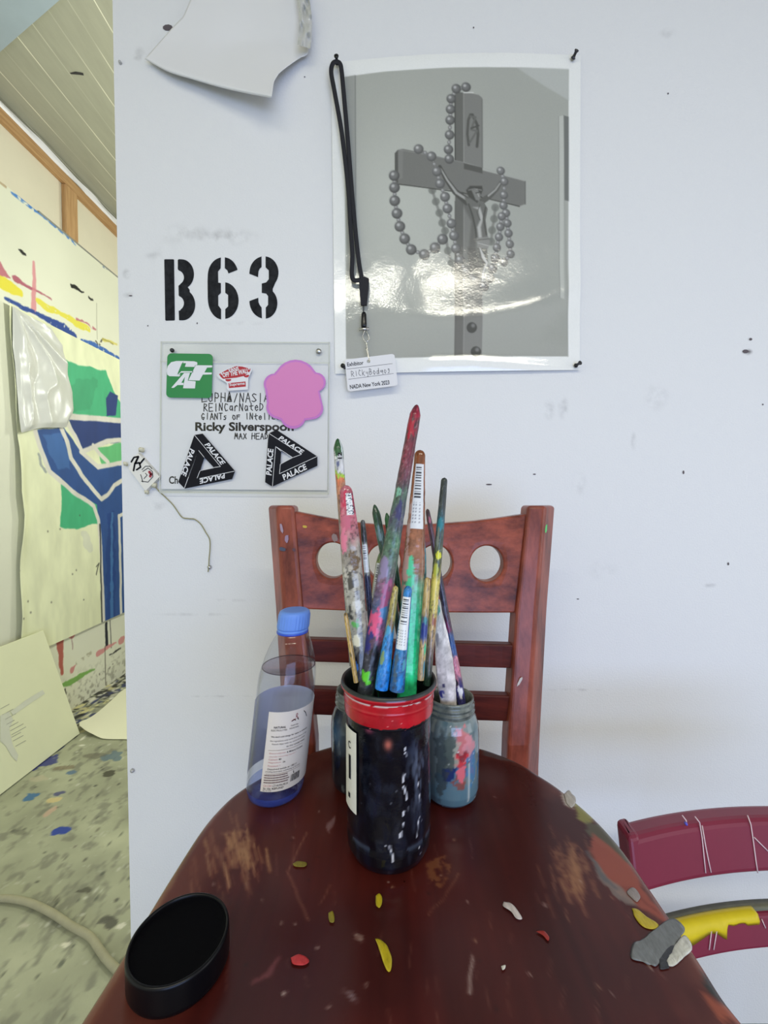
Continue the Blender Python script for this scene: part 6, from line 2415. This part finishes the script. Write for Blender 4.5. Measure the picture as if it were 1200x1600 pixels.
lathe('cap_ring', [(0.0152, -0.0005), (0.0174, 0.0), (0.0177, 0.0012), (0.0172, 0.0022)], (WX + SH[0] * 0.184, WY, SEAT + 0.184), mat('deep_blue_ring', lin(50, 84, 196), 0.35), bot, 72, shear=SH)


def on_bottle(a, z, e=0.0006):
    r = RB + e
    return Vector((WX + r * math.sin(a) + SH[0] * z, WY - r * math.cos(a), SEAT + z))


A0, A1, ZB, ZT = -0.30, 1.62, 0.0225, 0.1085
Pl = np.zeros((60, 50, 3))
for j in range(60):
    for i in range(50):
        Pl[j, i] = on_bottle(A0 + (A1 - A0) * i / 49, ZB + (ZT - ZB) * j / 59)
Pb_ = np.zeros((40, 60, 3))
for j in range(40):
    for i in range(60):
        Pb_[j, i] = on_bottle(A1 + (2 * math.pi - 1.45 - A1) * i / 59, ZB + (ZT - ZB) * j / 39)
grid('label_back', Pb_, mat('lilac_label_back', lin(214, 215, 226), 0.6), bot, True)
wl_ = grid('bottle_label', Pl, mat('cream_label', lin(214, 206, 196), 0.55), bot, True)


def lab_pt(x, y):
    """x 0..100 across from the left edge, y 0..100 down"""
    return on_bottle(A0 + (A1 - A0) * x / 100.0, ZT - (ZT - ZB) * y / 100.0, 0.0011)


LW = 100.0


def lt(s, x, y, w, h, bold=0.0):
    return text_px(s, x, y, w, h, 0, 0, bold)


small = [lt('NATURAL', 12, 20, 20, 2.6, .02), lt('ELECTROLYTES', 8, 23.5, 26, 2.0), lt('French Alps', 40, 20, 13, 2.4), lt('MOUNTAINS', 38, 23, 16, 1.8),
         lt("We don't add things for taste or minerals", 9, 32, 66, 2.6, .01), lt('Our ingredients only come from nature in the', 8, 37, 66, 2.2),
         lt('French Alps with no minerals added', 12, 41, 58, 2.2), lt('to the rainfall water', 36, 45, 36, 2.2),
         lt('& Mineral Content', 38, 52.5, 30, 2.2, .01), lt('80', 26, 60, 4, 2.2, .01), lt('26', 33, 64, 4, 2.2),
         lt('Dissolved solids at 180 C', 9, 72, 50, 2.2), lt('providing electrolytes contributing to the taste', 6, 75.5, 60, 2.2),
         lt('-CT-HI-MA-ME-IA', 20, 93.4, 26, 2.8), lt('5c 10c REFUND', 5, 96.8, 34, 2.4, .01), lt('FL 15 OZ', 5, 99, 14, 1.6)]
lettering(small, 'label_lettering', 0, mat('label_ink', lin(70, 64, 66), 0.6), wl_, fn=lab_pt)
pinkt = [lt('Electrolytes', 9, 52.5, 27, 2.2), lt('naturally occurring mg per l', 9, 56.5, 46, 2.0), lt('Calcium', 9, 60, 15, 2.2), lt('Magnesium', 9, 64, 21, 2.2), lt('Potassium 1', 9, 68, 20, 2.2), lt('CA CRV', 5, 93.4, 14, 2.8)]
lettering(pinkt, 'label_lettering', 0, mat('label_pink', lin(196, 140, 140), 0.6), wl_, fn=lab_pt)
M_rule = mat('label_line', lin(120, 100, 100), 0.6)
for yy_ in (47.5, 77):
    ribbons('label_rule', [[(7 + i, yy_) for i in range(0, 62, 2)]], 0.3, 0, M_rule, wl_, fn=lab_pt)
# the small print below is too fine to read: rows of dashes
rg = random.Random(9)
for yy_ in (79, 82, 85, 88):
    x = 5.0
    row = []
    while x < 42:
        w = rg.uniform(2.0, 6.0)
        row.append([(x + w * q / 3, yy_) for q in range(4)])
        x += w + 1.2
    ribbons('label_small_print', row, 1.3, 0, M_rule, wl_, fn=lab_pt)['kind'] = 'stuff'
bars = []
rg = random.Random(4)
x = 50.0
V_, F_ = [], []
while x < 68:
    w = rg.choice([.5, .8, 1.2])
    k0 = len(V_)
    V_ += [(x, 83), (x + w, 83), (x + w, 92), (x, 92)]
    F_.append((k0, k0 + 1, k0 + 2, k0 + 3))
    x += w + rg.choice([.5, .8])
mesh('label_barcode', [lab_pt(*p) for p in V_], F_, M_ink, wl_)
ribbons('label_emblem', [[(47, 9), (49, 8), (50, 5.5), (48.5, 4.5), (47, 6), (48, 8.5), (52, 11)], [(40, 13), (44, 11)], [(45, 12.4), (47.5, 11)]], 0.7, 0, mat('emblem_red', lin(130, 40, 60), 0.6), wl_, fn=lab_pt)
for em_ in ([(41, 13), (45, 11.5), (47, 13)], [(50, 11), (52.5, 13)], [(54, 79), (55, 82), (54, 80.5)], [(62, 5), (66, 8), (70, 14)]):
    ribbons('label_emblem', [em_], 1.0, 0, M_ink, wl_, fn=lab_pt)

# ------------------------------------------------------------------ black lid on the seat
lid_c = PZ(281, 1508, SEAT)
LCX, LCY = lid_c.x, lid_c.y
RL = 0.0335
TL_ = 0.0225
lid = empty('black_lid', 'round black plastic lid with a raised rim lying on the front left of the seat', 'lid', (LCX, LCY, SEAT))
M_lid = mat('black_plastic', lin(9, 10, 14), 0.3, spec=0.28)
lathe('lid_shell', dense([(RL - .003, 0.0003), (RL - .0008, 0.0012), (RL, 0.003), (RL, TL_ - .0022), (RL - .0003, TL_ - .0008), (RL - .0010, TL_ - .0001), (RL - .0017, TL_), (RL - .0023, TL_ - .0006), (RL - .0026, TL_ - .0022)], 0.002), (LCX, LCY, SEAT), M_lid, lid, 96)
lathe('lid_top', dense([(RL - .0026, TL_ - .0022), (RL - .004, TL_ - .0030), (0.0001, TL_ - .0032)], 0.004), (LCX, LCY, SEAT), mat('dull_black_top', lin(6, 6, 10), 0.7, spec=0.06), lid, 96)

bpy.context.view_layer.update()
